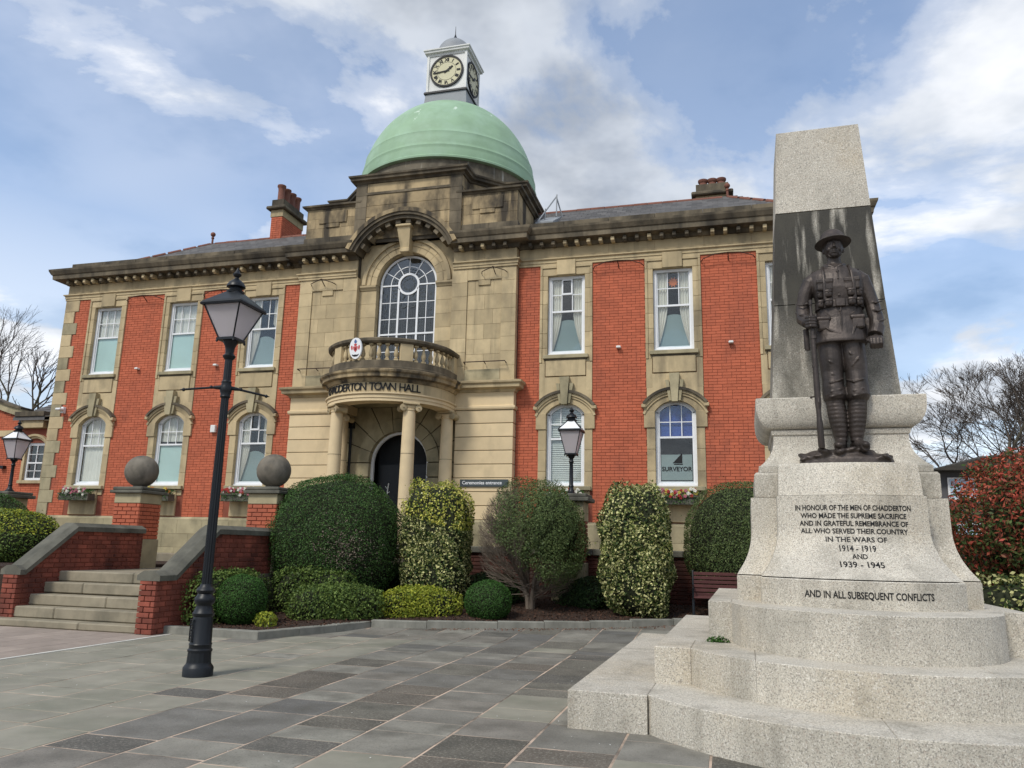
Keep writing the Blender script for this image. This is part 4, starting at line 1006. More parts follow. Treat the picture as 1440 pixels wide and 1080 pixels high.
loft('upper_plinth_stone', [(bowp(.69, -.98, -1.14), 2.094), (bowp(.685, -.97, -1.13), 2.10), (bowp(.67, -.90, -1.04), 2.41), (bowp(.655, -.885, -1.02), 2.432)])
# scotia, torus, obelisk
lv = [(sqp(.862, -.655), 2.370), (sqp(.862, -.655), 2.435)]
for i in range(11):
    t = i/10; z = 2.44+t*.33; e = (1-t)**2.4; lv.append((sqp(.69+.155*e, -.475-.165*e), z))
lv += [(sqp(.69, -.475), 2.79), (sqp(.705, -.49), 2.80), (sqp(.715, -.50), 2.85)]
loft('scotia_stone', lv)
lv = [(sqp(.70, -.485), 2.858)]
for i in range(9):
    a = pi/2*i/8; lv.append((sqp(.70+.165*sin(a), -.485-.12*sin(a)), 2.862+.24*(1-cos(a))))
lv += [(sqp(.868, -.608), 3.19), (sqp(.858, -.598), 3.202)]
loft('torus_stone', lv)
ob = [(3.206, .679, -.335), (4.375, .604, -.262), (4.385, .603, -.261), (5.56, .536, -.20), (5.572, .535, -.199), (6.672, .477, -.135)]
loft('obelisk_stone', [(sqp(ob[0][1], ob[0][2]), ob[0][0]), (sqp(ob[1][1], ob[1][2]), ob[1][0])], M_granites)
loft('obelisk_stone', [(sqp(ob[2][1], ob[2][2]), ob[2][0]), (sqp(ob[3][1], ob[3][2]), ob[3][0])], M_granites)
loft('obelisk_stone', [(sqp(ob[4][1], ob[4][2]), ob[4][0]), (sqp(ob[5][1], ob[5][2]), ob[5][0]), (sqp(ob[5][1]-.01, ob[5][2]+.01), ob[5][0]+.008)], M_granite)
# inscription cut on the bowed face
def bow_v(u, z):
    if z < 1.275: w, vj, vf = .90, -1.36, -1.74
    else:
        t = (z-1.282)/.805; e = fl(t); w, vj, vf = .715-.015*t+.175*e, -1.03-.30*e, -1.20-.50*e
    s = vj-vf; R_ = (w*w+s*s)/(2*s); return vf+R_-sqrt(max(0, R_*R_-u*u))
def inscribe(txt, z, h, width, uc=0.0, wob=.0):
    V, F = text_geo(txt, h/.70, .0015, 1.0, bold=.0016)
    xs = [v[0] for v in V]; w = max(xs)-min(xs); mid = (max(xs)+min(xs))/2; k = width/w; W = []
    for x, y, zz in V:
        u = (x-mid)*k+uc; z2 = z-h/2+y; W.append((u, bow_v(u, z2)-.0015-zz, z2))
    obj('inscription', meshof('inscription', W, F, M_black), mem)
for txt, z, h, w, uc in (('IN HONOUR OF THE MEN OF CHADDERTON', 1.962, .050, 1.07, .0), ('WHO MADE THE SUPREME SACRIFICE', 1.883, .048, .975, .0), ('AND IN GRATEFUL REMEMBRANCE OF', 1.808, .048, 1.0, .0),
                         ('ALL WHO SERVED THEIR COUNTRY', 1.733, .048, .985, .0), ('IN THE WARS OF', 1.652, .048, .56, .01), ('1914 - 1919', 1.566, .058, .33, .01), ('AND', 1.490, .045, .14, .015), ('1939 - 1945', 1.415, .052, .39, .02),
                         ('AND IN ALL SUBSEQUENT CONFLICTS', 1.145, .062, 1.10, .03)):
    inscribe(txt, z, h, w, uc)
# ------------------------------------------------------------------ bronze soldier
sol = thing('soldier_statue', 'dark bronze standing soldier in steel helmet with reversed rifle on the granite plinth', 'statue', (1.285, 8.97, 2.434), radians(-3))
def remesh(name, mb, vox, m, parent, smooth_it=2, kind=None):
    o = mb.obj('tmp', m)
    md_ = o.modifiers.new('r', 'REMESH'); md_.mode = 'VOXEL'; md_.voxel_size = vox
    if smooth_it: s = o.modifiers.new('s', 'SMOOTH'); s.factor = .5; s.iterations = smooth_it
    dg = bpy.context.evaluated_depsgraph_get(); me = bpy.data.meshes.new_from_object(o.evaluated_get(dg))
    bpy.data.objects.remove(o); me.name = name; me.polygons.foreach_set('use_smooth', [True]*len(me.polygons))
    if not me.materials: me.materials.append(m)
    return obj(name, me, parent)
def rings(mb, R, n=24):     # R: (cx,cy,cz, rx, ry[, power])
    V = []; F = []
    for r in R:
        cx, cy, cz, rx, ry = r[:5]; pw = r[5] if len(r) > 5 else 2
        for i in range(n):
            a = 2*pi*i/n; c_, s_ = cos(a), sin(a); k = 1/((abs(c_)**pw+abs(s_)**pw)**(1/pw)); V.append((cx+rx*k*c_, cy+ry*k*s_, cz))
    for k in range(len(R)-1):
        for i in range(n): j = (i+1) % n; F.append((k*n+i, k*n+j, (k+1)*n+j, (k+1)*n+i))
    F.append(tuple(reversed(range(n)))); F.append(tuple((len(R)-1)*n+i for i in range(n)))
    return mb.add(V, F)
b = MB()
# boots, puttees (ridged), breeches
def leg(cx0, cx1, kx, hipx, foot_out, fy):
    R = []; z = .26
    while z < .72:
        t = (z-.26)/.46; r = .060+.038*sin(min(1, t*1.25)*pi/2*1.05)+.0018*sin(z*2*pi/.045+2*sin(z*9))
        R.append((cx0+(cx1-cx0)*t, .01-.01*t, z, r, r*1.12)); z += .0085
    rings(b, R)
    rings(b, [(cx1, 0, .69, .085, .095), (cx1, -.005, .72, .118, .130), (cx1+.004, -.016, .76, .128, .140), (kx, -.02, .85, .116, .130), (kx, -.014, .92, .110, .125), (kx, 0, 1.02, .116, .130), ((kx+hipx)/2, .0, 1.16, .130, .142), (hipx, .005, 1.32, .135, .145), (hipx, .01, 1.5, .13, .14)])
    for q, zz in enumerate((.745, .80, .90)):   # gathered cloth over the knee
        b.tube([(cx1-.115, -.05, zz+.035), (cx1-.04, -.145, zz-.012), (cx1+.05, -.142, zz+.012), (cx1+.115, -.045, zz+.05)], [.004, .012, .011, .004], 8)
    d = Vector((foot_out, -1, 0)).normalized(); base_ = Vector((cx0, .02, 0))
    for t, w, h, zc in ((-.06, .052, .06, .215), (0, .058, .075, .235), (.07, .060, .055, .225), (.13, .062, .045, .21), (.19, .058, .040, .205), (.225, .045, .034, .20)):
        p = base_+d*t; b.ell((p.x, p.y, zc), (w, .062, h), 14, 8)
    b.tube([(base_-d*.075)+Vector((0, 0, .178)), base_+d*.0+Vector((0, 0, .178)), base_+d*.14+Vector((0, 0, .176)), base_+d*.235+Vector((0, 0, .178))], [.045, .05, .058, .045], 10)
leg(-.045, -.085, -.095, -.098, -.22, 0); leg(.108, .14, .148, .118, .28, 0)
# tunic: skirt, waist, chest, shoulders
rings(b, [(.008, .0, 1.335, .278, .205, 2.5), (.008, .0, 1.36, .280, .207, 2.5), (.01, .005, 1.5, .262, .185, 2.4), (.015, .005, 1.62, .245, .163, 2.3), (.02, .005, 1.72, .238, .158, 2.3), (.022, .0, 1.78, .236, .156, 2.2),
          (.022, -.005, 1.86, .252, .165, 2.3), (.02, -.01, 1.96, .268, .175, 2.4), (.01, -.005, 2.05, .276, .172, 2.4), (.0, .0, 2.13, .272, .155, 2.3), (-.003, .01, 2.19, .235, .135, 2.1), (-.003, .015, 2.235, .15, .11, 2), (-.003, .012, 2.27, .085, .085, 2), (-.003, .0, 2.31, .073, .078, 2), (-.003, -.005, 2.38, .070, .076, 2)], 36)
for P_, r_q in (([(-.2, -.15, 1.55), (-.1, -.185, 1.46), (.0, -.195, 1.42)], .008), ([(.23, -.12, 1.60), (.16, -.175, 1.50), (.12, -.19, 1.40)], .008), ([(-.17, -.13, 1.72), (-.13, -.165, 1.66), (-.05, -.178, 1.60)], .007), ([(.2, -.12, 1.72), (.15, -.165, 1.66), (.08, -.178, 1.62)], .007),
                ([(-.22, -.08, 1.99), (-.17, -.15, 1.94), (-.10, -.175, 1.91)], .007), ([(.23, -.08, 1.99), (.18, -.15, 1.95), (.11, -.175, 1.92)], .007), ([(-.2, -.08, 1.2), (-.12, -.14, 1.12), (-.04, -.12, 1.08)], .009), ([(.22, -.08, 1.25), (.16, -.145, 1.14), (.09, -.13, 1.06)], .009), ([(-.18, -.08, 1.04), (-.10, -.135, .98), (-.03, -.11, .96)], .009), ([(.05, -.1, 1.28), (.09, -.14, 1.2), (.18, -.12, 1.13)], .008)):
    b.tube(P_, [r_q*.4, r_q, r_q*.4], 8)
def limb(P, Rr, n=14): b.tube(P, Rr, n)
# his right arm (viewer's left), bent, hand closed on the muzzle
limb([(-.20, .01, 2.13), (-.275, .0, 2.07), (-.325, .01, 1.94), (-.36, .02, 1.77), (-.36, -.05, 1.64), (-.325, -.145, 1.575), (-.29, -.19, 1.55)], [.08, .085, .082, .078, .078, .068, .058])
limb([(-.33, -.115, 1.60), (-.285, -.195, 1.545)], [.075, .072])
# his left arm, hanging
limb([(.20, .01, 2.13), (.27, .0, 2.07), (.315, .01, 1.93), (.36, .01, 1.76), (.385, -.02, 1.60), (.37, -.07, 1.47), (.352, -.095, 1.40)], [.08, .085, .082, .077, .076, .07, .062])
limb([(.385, -.05, 1.51), (.352, -.10, 1.40)], [.078, .077])
for (x0, y0, z0) in ((-.37, -.02, 1.80), (-.375, .0, 1.70), (-.35, -.08, 1.66), (.385, 0, 1.78), (.395, -.02, 1.68), (.40, -.03, 1.56)):   # sleeve folds
    b.tube([(x0-.075, y0-.03, z0+.025), (x0, y0-.085, z0-.01), (x0+.075, y0-.03, z0+.02)], [.006, .013, .006], 8)
# head and neck
_n0 = len(b.V)
b.ell((-.004, -.025, 2.455), (.088, .105, .125), 20, 16); b.ell((-.004, -.06, 2.395), (.062, .066, .062), 16, 12); b.ell((-.004, -.098, 2.362), (.030, .025, .025), 12, 8)
b.ell((-.045, -.082, 2.42), (.030, .035, .035), 12, 8); b.ell((.037, -.082, 2.42), (.030, .035, .035), 12, 8)
b.tube([(-.004, -.118, 2.478), (-.004, -.138, 2.445), (-.004, -.146, 2.425)], [.010, .014, .018], 10)
b.ell((-.018, -.128, 2.424), (.012, .014, .010), 8, 6); b.ell((.010, -.128, 2.424), (.012, .014, .010), 8, 6)
b.tube([(-.034, -.115, 2.398), (-.004, -.130, 2.404), (.026, -.115, 2.398)], [.006, .009, .006], 8); b.tube([(-.028, -.116, 2.385), (-.004, -.128, 2.382), (.020, -.116, 2.385)], [.005, .009, .005], 8)
for s in (-1, 1):
    b.tube([(-.004+s*.015, -.118, 2.487), (-.004+s*.06, -.10, 2.489)], [.012, .009], 8); b.ell((-.004+s*.034, -.104, 2.468), (.014, .012, .009), 10, 6); b.ell((-.004+s*.091, -.005, 2.44), (.012, .022, .034), 10, 8)
_hc = Vector((-.004, -.02, 2.43)); b.V = b.V[:_n0]+[tuple(_hc+(Vector(v)-_hc)*1.14) for v in b.V[_n0:]]
# rolled collar, lapels
b.tube([(.0, .085, 2.28), (.085, .05, 2.275), (.092, -.03, 2.255), (.055, -.095, 2.225), (.005, -.118, 2.195)], [.02, .024, .024, .024, .012], 10)
b.tube([(.0, .085, 2.28), (-.09, .05, 2.275), (-.098, -.03, 2.255), (-.062, -.095, 2.225), (-.01, -.118, 2.195)], [.02, .024, .024, .024, .012], 10)
# hands: palm, four fingers, thumb
_n0 = len(b.V)
hc = Vector((-.285, -.215, 1.545)); b.ell(hc+Vector((-.012, .018, 0)), (.040, .034, .056), 14, 10)
for k, (zf, r, ex) in enumerate(((.040, .0155, .0), (.012, .0165, .004), (-.016, .016, .002), (-.043, .0145, -.004))):
    b.tube([hc+Vector((-.045, .0, zf)), hc+Vector((-.050, -.040, zf+.002)), hc+Vector((-.020-ex, -.066, zf)), hc+Vector((.022, -.058, zf-.002)), hc+Vector((.036, -.030, zf-.003))], [r, r*1.05, r, r*.95, r*.8], 9)
b.tube([hc+Vector((-.02, .0, .045)), hc+Vector((.022, -.02, .062)), hc+Vector((.040, -.045, .055))], [.020, .018, .013], 9)
b.V = b.V[:_n0]+[tuple(hc+(Vector(v)-hc)*1.2) for v in b.V[_n0:]]; _n0 = len(b.V)
hc = Vector((.348, -.125, 1.325)); b.ell(hc, (.050, .038, .060), 14, 10)
for k, (xf, r) in enumerate(((-.036, .0155), (-.012, .0165), (.013, .016), (.036, .0145))):
    b.tube([hc+Vector((xf, -.020, .035)), hc+Vector((xf*1.08, -.055, .005)), hc+Vector((xf*1.05, -.062, -.034)), hc+Vector((xf, -.035, -.062)), hc+Vector((xf, -.006, -.050))], [r, r*1.08, r, r*.95, r*.8], 9)
b.tube([hc+Vector((-.045, .0, .03)), hc+Vector((-.062, -.035, .0)), hc+Vector((-.035, -.066, -.022))], [.019, .018, .014], 9)
b.V = b.V[:_n0]+[tuple(hc+(Vector(v)-hc)*1.28) for v in b.V[_n0:]]
body = remesh('soldier_figure', b, .0065, M_bronze, sol, 1)
# clothing details, separate castings
t = MB()
for pz, px_, w_q in ((2.02, -.125, .085), (2.02, .15, .08)):   # breast pockets and skirt pockets
    t.cbox(px_-w_q, px_+w_q, -.186, -.10, pz-.10, pz+.02, .012); t.cbox(px_-w_q-.004, px_+w_q+.004, -.192, -.12, pz-.015, pz+.04, .01)
for px_ in (-.16, .185): t.cbox(px_-.07, px_+.07, -.168, -.08, 1.47, 1.60, .02); t.cbox(px_-.075, px_+.075, -.175, -.08, 1.585, 1.63, .010)
remesh('tunic_pockets', t, .008, M_bronze, sol, 1)
t = MB()
for z_ in (2.14, 2.05, 1.95, 1.86, 1.68): t.ell((.012, -.176 if z_ < 2.1 else -.158, z_), (.013, .008, .013), 12, 8)
t.obj('buttons', M_bronze, sol, 60)
t = MB(); t.tube([(.014, -.170, 2.19), (.014, -.178, 1.98), (.02, -.166, 1.80)], .005, 6); t.tube([(.02, -.170, 1.72), (.018, -.182, 1.56), (.012, -.188, 1.35)], .007, 6); t.obj('tunic_edge', M_bronze, sol, 60)
def hoop(rx, ry, z0, z1, cx=.021, pw=2.3, th=.012, n=40):
    V = []; F = []
    for i in range(n):
        a = 2*pi*i/n; c_, s_ = cos(a), sin(a); k = 1/((abs(c_)**pw+abs(s_)**pw)**(1/pw))
        for r_q, z in ((0, z0), (th, z0), (th, z1), (0, z1)): V.append((cx+(rx+r_q)*k*c_, (ry+r_q)*k*s_, z))
    for i in range(n):
        j = (i+1) % n
        for q in range(4): w = (q+1) % 4; F.append((i*4+q, j*4+q, j*4+w, i*4+w))
    return V, F
t = MB(); t.add(*hoop(.243, .163, 1.735, 1.815)); t.cbox(-.03, .07, -.192, -.16, 1.728, 1.822, .008); t.obj('webbing_belt', M_bronze, sol, 40)
t = MB()
for s in (-1, 1): t.tube([(.02+s*.15, -.165, 1.82), (.015+s*.15, -.19, 1.98), (.01+s*.145, -.165, 2.12), (s*.135, -.07, 2.225), (s*.13, .06, 2.21), (s*.12, .16, 2.0)], .018, 6)
t.obj('webbing_braces', M_bronze, sol, 60)
for s in (-1, 1):
    for r_q in range(2):
        t = MB()
        for k in range(2 if r_q else 2):
            cx = .02+s*(.118+.078*k); z_ = 1.85+.105*r_q-.075; cy = -.185+.035*k; kw = 1 if k == 0 else .8; t.cbox(cx-.040*kw, cx+.040*kw, cy-.010, cy+.05, z_-.035, z_+.045, .012); t.cbox(cx-.043*kw, cx+.043*kw, cy-.014, cy+.03, z_+.008, z_+.052, .012); t.ell((cx, cy-.02, z_+.012), (.007, .005, .007), 8, 6)
        t.obj('ammunition_pouch', M_bronze, sol, 50)
t = MB()
for s in (-1, 1): t.cbox(s*.20-.05, s*.20+.05, -.02, .05, 2.185, 2.205, .008)
t.obj('shoulder_straps', M_bronze, sol)
# helmet
hm = MB(); prof = [(.190, .0), (.196, .005), (.188, .014), (.158, .036), (.140, .058), (.130, .088), (.114, .122), (.086, .150), (.048, .168), (.012, .173)]
hm.lathe(prof, 36); hmo = hm.obj('steel_helmet', M_bronze, sol, 40, loc=(-.004, -.018, 2.512), rot=(radians(-7), radians(-4), 0)); 
t = MB(); t.tube([(-.09, -.03, 2.50), (-.085, -.06, 2.42), (-.055, -.095, 2.345), (-.004, -.108, 2.327), (.047, -.095, 2.345), (.077, -.06, 2.42), (.082, -.03, 2.50)], .006, 6); t.obj('chin_strap', M_bronze, sol, 60)
# rifle, muzzle down by his boot
rf = MB(); A = Vector((-.275, -.245, .185)); B_ = Vector((-.275, -.245, 1.80)); d = (B_-A).normalized()
rings(rf, [(-.262, -.235, .165, .030, .045), (-.264, -.236, .19, .034, .055), (-.268, -.238, .42, .033, .050), (-.271, -.24, .50, .026, .036), (-.272, -.24, .58, .027, .032), (-.273, -.24, .64, .033, .040), (-.276, -.241, .86, .032, .036), (-.280, -.242, 1.10, .027, .030), (-.286, -.243, 1.45, .023, .026), (-.289, -.243, 1.62, .022, .024), (-.290, -.243, 1.66, .014, .014), (-.291, -.243, 1.74, .013, .013), (-.291, -.243, 1.745, .019, .019), (-.291, -.243, 1.80, .019, .019)], 12)
rf.tube([(-.295, -.24, .72), (-.335, -.25, .715)], [.008, .008], 6); rf.ell((-.34, -.25, .712), (.014, .014, .014), 8, 6); rf.tube([(-.27, -.285, .60), (-.27, -.305, .65), (-.27, -.28, .70)], .006, 6)
for z_ in (1.04, 1.36): rf.tube([(-.281, -.243, z_), (-.281, -.243, z_+.03)], .032, 12)
rf.obj('rifle', M_bronze, sol, 40)
t = MB(); rings(t, [(-.335, -.06, 1.28, .028, .02), (-.34, -.06, 1.30, .03, .022), (-.345, -.06, 1.52, .03, .022)], 10); t.obj('bayonet_scabbard', M_bronze, sol, 40)
t = MB(); rings(t, [(.31, .02, 1.40, .07, .05, 2.6), (.315, .02, 1.58, .075, .055, 2.6), (.30, .02, 1.62, .06, .05)], 16); t.obj('haversack', M_bronze, sol, 40)
# rocky base
rk = MB(); rr = random.Random(4)
rings(rk, [(-.01, .06, .0, .485, .27, 3), (-.01, .06, .07, .46, .26, 3), (-.08, .06, .13, .36, .22, 2.6), (-.04, .05, .165, .32, .19, 2.4)], 30)
for k in range(46):
    x = rr.uniform(-.42, .40); y = rr.uniform(-.15, .2); zz = .12 if abs(x) < .25 else .085
    if x > .28: zz = .06
    M3 = Matrix.Rotation(rr.uniform(-.5, .5), 3, 'Y') @ Matrix.Rotation(rr.uniform(0, 3), 3, 'Z')
    rk.ell((x, y, zz+rr.uniform(-.02, .03)), (rr.uniform(.06, .13), rr.uniform(.05, .1), rr.uniform(.02, .04)), 10, 6, M3)
remesh('rocky_base', rk, .012, M_bronze, sol, 1)
# ================================================================== STREET LAMP ON THE PAVING
def lantern(parent, z0, s0, s1, h, roofglass=False):
    """square lantern: bottom half-width s0 at z0, eaves half-width s1 at z0+h"""
    z1 = z0+h; q = MB(); cs = [(-1, -1), (1, -1), (1, 1), (-1, 1)]
    for a, b_ in cs: q.tube([(a*s0, b_*s0, z0), (a*s1, b_*s1, z1)], .010, 6)
    frus(q, s0+.018, s0+.018, z0-.03, z0, (0, 0)); 
    for a, b_ in cs: q.lathe([(.004, -.06), (.016, -.045), (.012, -.03)], 8, (a*(s0+.01), b_*(s0+.01), z0))
    q.obj('lantern_frame', M_iron, parent, 40)
    for i in range(4):
        a, b_ = cs[i], cs[(i+1) % 4]; k0, k1 = s0-.004, s1-.004
        V = [(a[0]*k0, a[1]*k0, z0), (b_[0]*k0, b_[1]*k0, z0), (b_[0]*k1, b_[1]*k1, z1), (a[0]*k1, a[1]*k1, z1)]
        k0 -= .004; k1 -= .004
        V += [(a[0]*k0, a[1]*k0, z0), (b_[0]*k0, b_[1]*k0, z0), (b_[0]*k1, b_[1]*k1, z1), (a[0]*k1, a[1]*k1, z1)]
        obj('glass_pane', meshof('glass_pane', V, [(0, 1, 2, 3), (7, 6, 5, 4), (0, 4, 5, 1), (1, 5, 6, 2), (2, 6, 7, 3), (3, 7, 4, 0)], M_frost), parent)
    q = MB(); frus(q, s1+.035, s1+.04, z1, z1+.022, (0, 0)); frus(q, s1+.04, s1+.02, z1+.0225, z1+.05, (0, 0))
    rt_ = z1+.05+h*.42
    if roofglass:
        for a, b_ in cs: q.tube([(a*(s1+.02), b_*(s1+.02), z1+.05), (a*s0*.62, b_*s0*.62, rt_)], .012, 6)
        g = MB(); frus(g, s1+.015, s0*.62, z1+.051, rt_, (0, 0)); g.obj('white_roof_panel', M_white, parent)
    else: frus(q, s1+.02, s0*.8, z1+.0505, rt_, (0, 0))
    k = s0/.10
    q.lathe([(.10*k, rt_-.01), (.105*k, rt_+.015), (.075*k, rt_+.035), (.07*k, rt_+.06), (.11*k, rt_+.075), (.105*k, rt_+.10), (.085*k, rt_+.135), (.05*k, rt_+.165), (.028*k, rt_+.185), (.022*k, rt_+.205), (.045*k, rt_+.225), (.05*k, rt_+.245), (.03*k, rt_+.27), (.012*k, rt_+.31), (.004, rt_+.335)], 20)
    q.obj('lantern_roof', M_iron, parent, 40)
    q = MB(); q.lathe([(.07, z0), (.07, z0+.03), (.03, z0+.05), (.012, z0+.06), (.012, z0+h*.55), (.022, z0+h*.58), (.022, z0+h*.75), (.01, z0+h*.78)], 12); q.obj('bulb_holder', M_whitew, parent, 40)
lamp = thing('street_lamp', 'tall black cast-iron lamp post with fluted shaft and four-sided lantern standing on the paving', 'street lamp', (-5.83, 8.07, 0))
q = MB(); q.lathe([(.165, -.02), (.167, .09), (.155, .11), (.138, .13), (.134, .15)], 24); q.lathe([(.134, .15), (.128, .265)], 48, flute=16, fa=.06)
q.lathe([(.134, .265), (.136, .285), (.122, .30), (.122, .335), (.128, .345), (.118, .36), (.112, .62), (.106, .645), (.118, .66), (.122, .685), (.11, .70), (.10, .73), (.085, .765), (.088, .78), (.108, .80), (.116, .83), (.112, .855), (.092, .88), (.082, .90), (.10, .92), (.106, .94), (.09, .965), (.068, .985), (.062, 1.01)], 32)
q.obj('lamp_base', M_iron, lamp, 40)
q = MB()
for s in (-1, 1): q.box(s*.045-.004, s*.045+.004, -.125, -.112, .38, .61)
q.box(-.05, .05, -.125, -.112, .375, .383); q.box(-.05, .05, -.125, -.112, .61, .618)
for k in range(7): q.ell((.012*(-1)**k, -.120, .41+.03*k), (.02, .006, .013), 8, 6)
q.obj('base_ornament', M_iron, lamp, 40, rot=(0, 0, radians(-36)))
q = MB(); q.lathe([(.058, 1.0), (.054, 2.2), (.046, 3.22)], 48, flute=12, fa=.16); q.lathe([(.048, 3.40), (.045, 3.70)], 48, flute=12, fa=.12); q.obj('lamp_shaft', M_iron, lamp, 60)
q = MB(); q.lathe([(.05, 3.20), (.062, 3.22), (.055, 3.24), (.068, 3.28), (.072, 3.31), (.068, 3.34), (.055, 3.38), (.062, 3.40), (.05, 3.42)], 20)
q.lathe([(.046, 3.68), (.066, 3.70), (.078, 3.725), (.062, 3.745), (.05, 3.76), (.052, 3.80), (.062, 3.85), (.085, 3.89), (.09, 3.915)], 20); q.obj('lamp_collar', M_iron, lamp, 40)
dl = Vector((.82, .57, 0))
for s in (-1, 1):
    q = MB(); q.tube([Vector((0, 0, 3.33))+dl*s*.05, Vector((0, 0, 3.325))+dl*s*.12, Vector((0, 0, 3.32))+dl*s*.16, Vector((0, 0, 3.27))+dl*s*.46], [.028, .022, .015, .013], 10)
    for t_ in (.11, .17): q.ell(Vector((0, 0, 3.325-.01*t_))+dl*s*t_, (.022, .022, .022), 10, 6)
    q.ell(Vector((0, 0, 3.266))+dl*s*.475, (.02, .02, .022), 10, 8); q.tube([Vector((0, 0, 3.266))+dl*s*.48, Vector((0, 0, 3.263))+dl*s*.515], [.012, .004], 8); q.obj('ladder_bar', M_iron, lamp, 60)
lantern(lamp, 3.945, .105, .245, .385)
def pier_lamp(x, y, z, lab):
    l = thing('pier_lamp', lab, 'lamp', (x, y, z), group='lanterns standing on the terrace piers')
    q = MB(); q.lathe([(.12, 0), (.12, .03), (.085, .05), (.06, .10), (.05, .16), (.065, .18), (.048, .21), (.042, .70), (.05, .72), (.062, .74), (.045, .77), (.05, .82), (.09, .87), (.095, .90)], 24); q.obj('lamp_post', M_iron, l, 40)
    lantern(l, .93, .12, .235, .50, True); return l
pier_lamp(-3.36, 17.55, 2.71, 'black lantern with white roof panels on a short post before the blind window')
pier_lamp(-19.3, 17.5, 2.72, 'black lantern with white roof panels at the far left edge near the gabled house')
# ================================================================== GROUND, PAVING
def sheet(name, poly_fn, xs, ys, zf, m, kind='structure', parent=None):
    V = [(x, y, zf(x, y)) for y in ys for x in xs]; n = len(xs); F = []
    for j in range(len(ys)-1):
        for i in range(n-1):
            if poly_fn is None or poly_fn((xs[i]+xs[i+1])/2, (ys[j]+ys[j+1])/2): F.append((j*n+i, j*n+i+1, (j+1)*n+i+1, (j+1)*n+i))
    return obj(name, meshof(name, V, F, m), parent, kind=kind)
gx_ = [-900, -200, -60, -25, -10, 0, 10, 25, 60, 200, 900]; gy_s = [-900, -200, -40, 0, 5, 13, 15, 16, 17, 18.5, 25, 60, 200, 900]
sheet('ground', None, gx_, gy_s, lambda x, y: G(y)-.05, M_ground)
paving = sheet('paving', None, [-8.72, -4, 0, 4, 12], [-6, 2, 6, 10, 13, 14, 15, 16, 17, 18], lambda x, y: G(y)-.0025, M_pjoint)
KB = [(-8.92, 11.33), (-7.11, 11.25), (-6.27, 13.55), (-5.26, 13.74), (-4.04, 14.13), (-2.44, 14.69), (-1.0, 15.55), (.6, 16.1), (2.4, 15.9), (2.9, 14.2), (3.3, 12.4), (5, 12.0), (12, 11.8)]
def kby(x):
    for a, b in zip(KB, KB[1:]):
        if a[0] <= x <= b[0]: return a[1]+(b[1]-a[1])*(x-a[0])/(b[0]-a[0])
    return 11.3 if x < 0 else 11.8
slabs = []; rs = random.Random(11)
k = -11
X = -1.54-.672*11+.672*.0
x = -1.54-.672*10.7
xs = [-8.72]; v = -1.54
while v > -8.5: xs.append(v); v -= .672
v = -1.54+.70
while v < 8: xs.append(v); v += .68
xs = sorted(xs); xs = [q for i, q in enumerate(xs) if i == 0 or q-xs[i-1] > .2]
for a, b in zip(xs, xs[1:]):
    y = 2.2+rs.random()*.5
    while y < 17.6:
        l = rs.choice([.42, .48, .55, .62, .7, .85, 1.1]); c_ = ((a+b)/2, y+l/2)
        inmem = abs(c_[0]-1.25) < 2.1 and 7.6 < c_[1] < 11.6
        if c_[1] < kby(c_[0])+.55 and not inmem: slabs.append((a, b, y, y+l, c_))
        y += l
slabs.sort(key=lambda s: (Vector((s[4][0], s[4][1], 0))-camw).length-(0 if s[4][1] > 3.2 and s[4][0] < 1.5 else -30))
SLC = {}
def slab_mesh(w, l, m):
    key = (round(w, 3), round(l, 3), m.name)
    if key not in SLC:
        P = [(-w/2, -l/2), (w/2, -l/2), (w/2, l/2), (-w/2, l/2)]
        SLC[key] = MB().prism(P, -.035, 0, .003).get('paving_slab', m)
    return SLC[key]
rest = MB()
for i, (a, b, y0, y1, c_) in enumerate(slabs):
    w, l = b-a-.020, y1-y0-.018; tz = rs.uniform(-.002, .002)
    green = (c_[0] < -4.6 and c_[1] < 9.5 and rs.random() < .85) or (c_[0] < -5.0 and rs.random() < .75) or rs.random() < .12
    sl_ = math.atan2(G(c_[1]+.2)-G(c_[1]-.2), .4)
    if i < 300 and y1 > 12.3:
        P = [(a+.010, y0+.009), (b-.010, y0+.009), (b-.010, y1-.009), (a+.010, y1-.009)]
        V = [(p[0]-c_[0], p[1]-c_[1], G(p[1])-G(c_[1])-.035) for p in P]+[(p[0]-c_[0], p[1]-c_[1], G(p[1])-G(c_[1])) for p in P]
        obj('paving_slab', meshof('paving_slab', V, [(4, 5, 6, 7), (0, 1, 5, 4), (1, 2, 6, 5), (2, 3, 7, 6), (3, 0, 4, 7)], M_slab if rs.random() < .7 else M_slabd), paving, (c_[0], c_[1], G(c_[1])+.0005))
    elif i < 300: obj('paving_slab', slab_mesh(w, l, M_slabg if green else (M_slabd if rs.random() < (.55 if c_[0] > -3.6 and c_[1] < 11 else .25) else M_slab)), paving, (c_[0], c_[1], G(c_[1])+tz), (sl_+rs.uniform(-.001, .001), rs.uniform(-.0015, .0015), rs.uniform(-.002, .002)))
    else:
        P = [(a+.008, y0+.008), (b-.008, y0+.008), (b-.008, y1-.008), (a+.008, y1-.008)]
        rest.add([(p[0], p[1], G(p[1])-.03) for p in P]+[(p[0], p[1], G(p[1])+tz) for p in P], [(4, 5, 6, 7), (0, 1, 5, 4), (1, 2, 6, 5), (2, 3, 7, 6), (3, 0, 4, 7)])
rest.obj('paving_slabs', M_slab, paving, kind='stuff')
road = sheet('road', None, [-40, -20, -12, -8.80], [-6, 2, 6, 11.6], lambda x, y: -.006, M_red_pave)
rb_ = MB(); ry = random.Random(3)
y = 3.0
x = -8.83
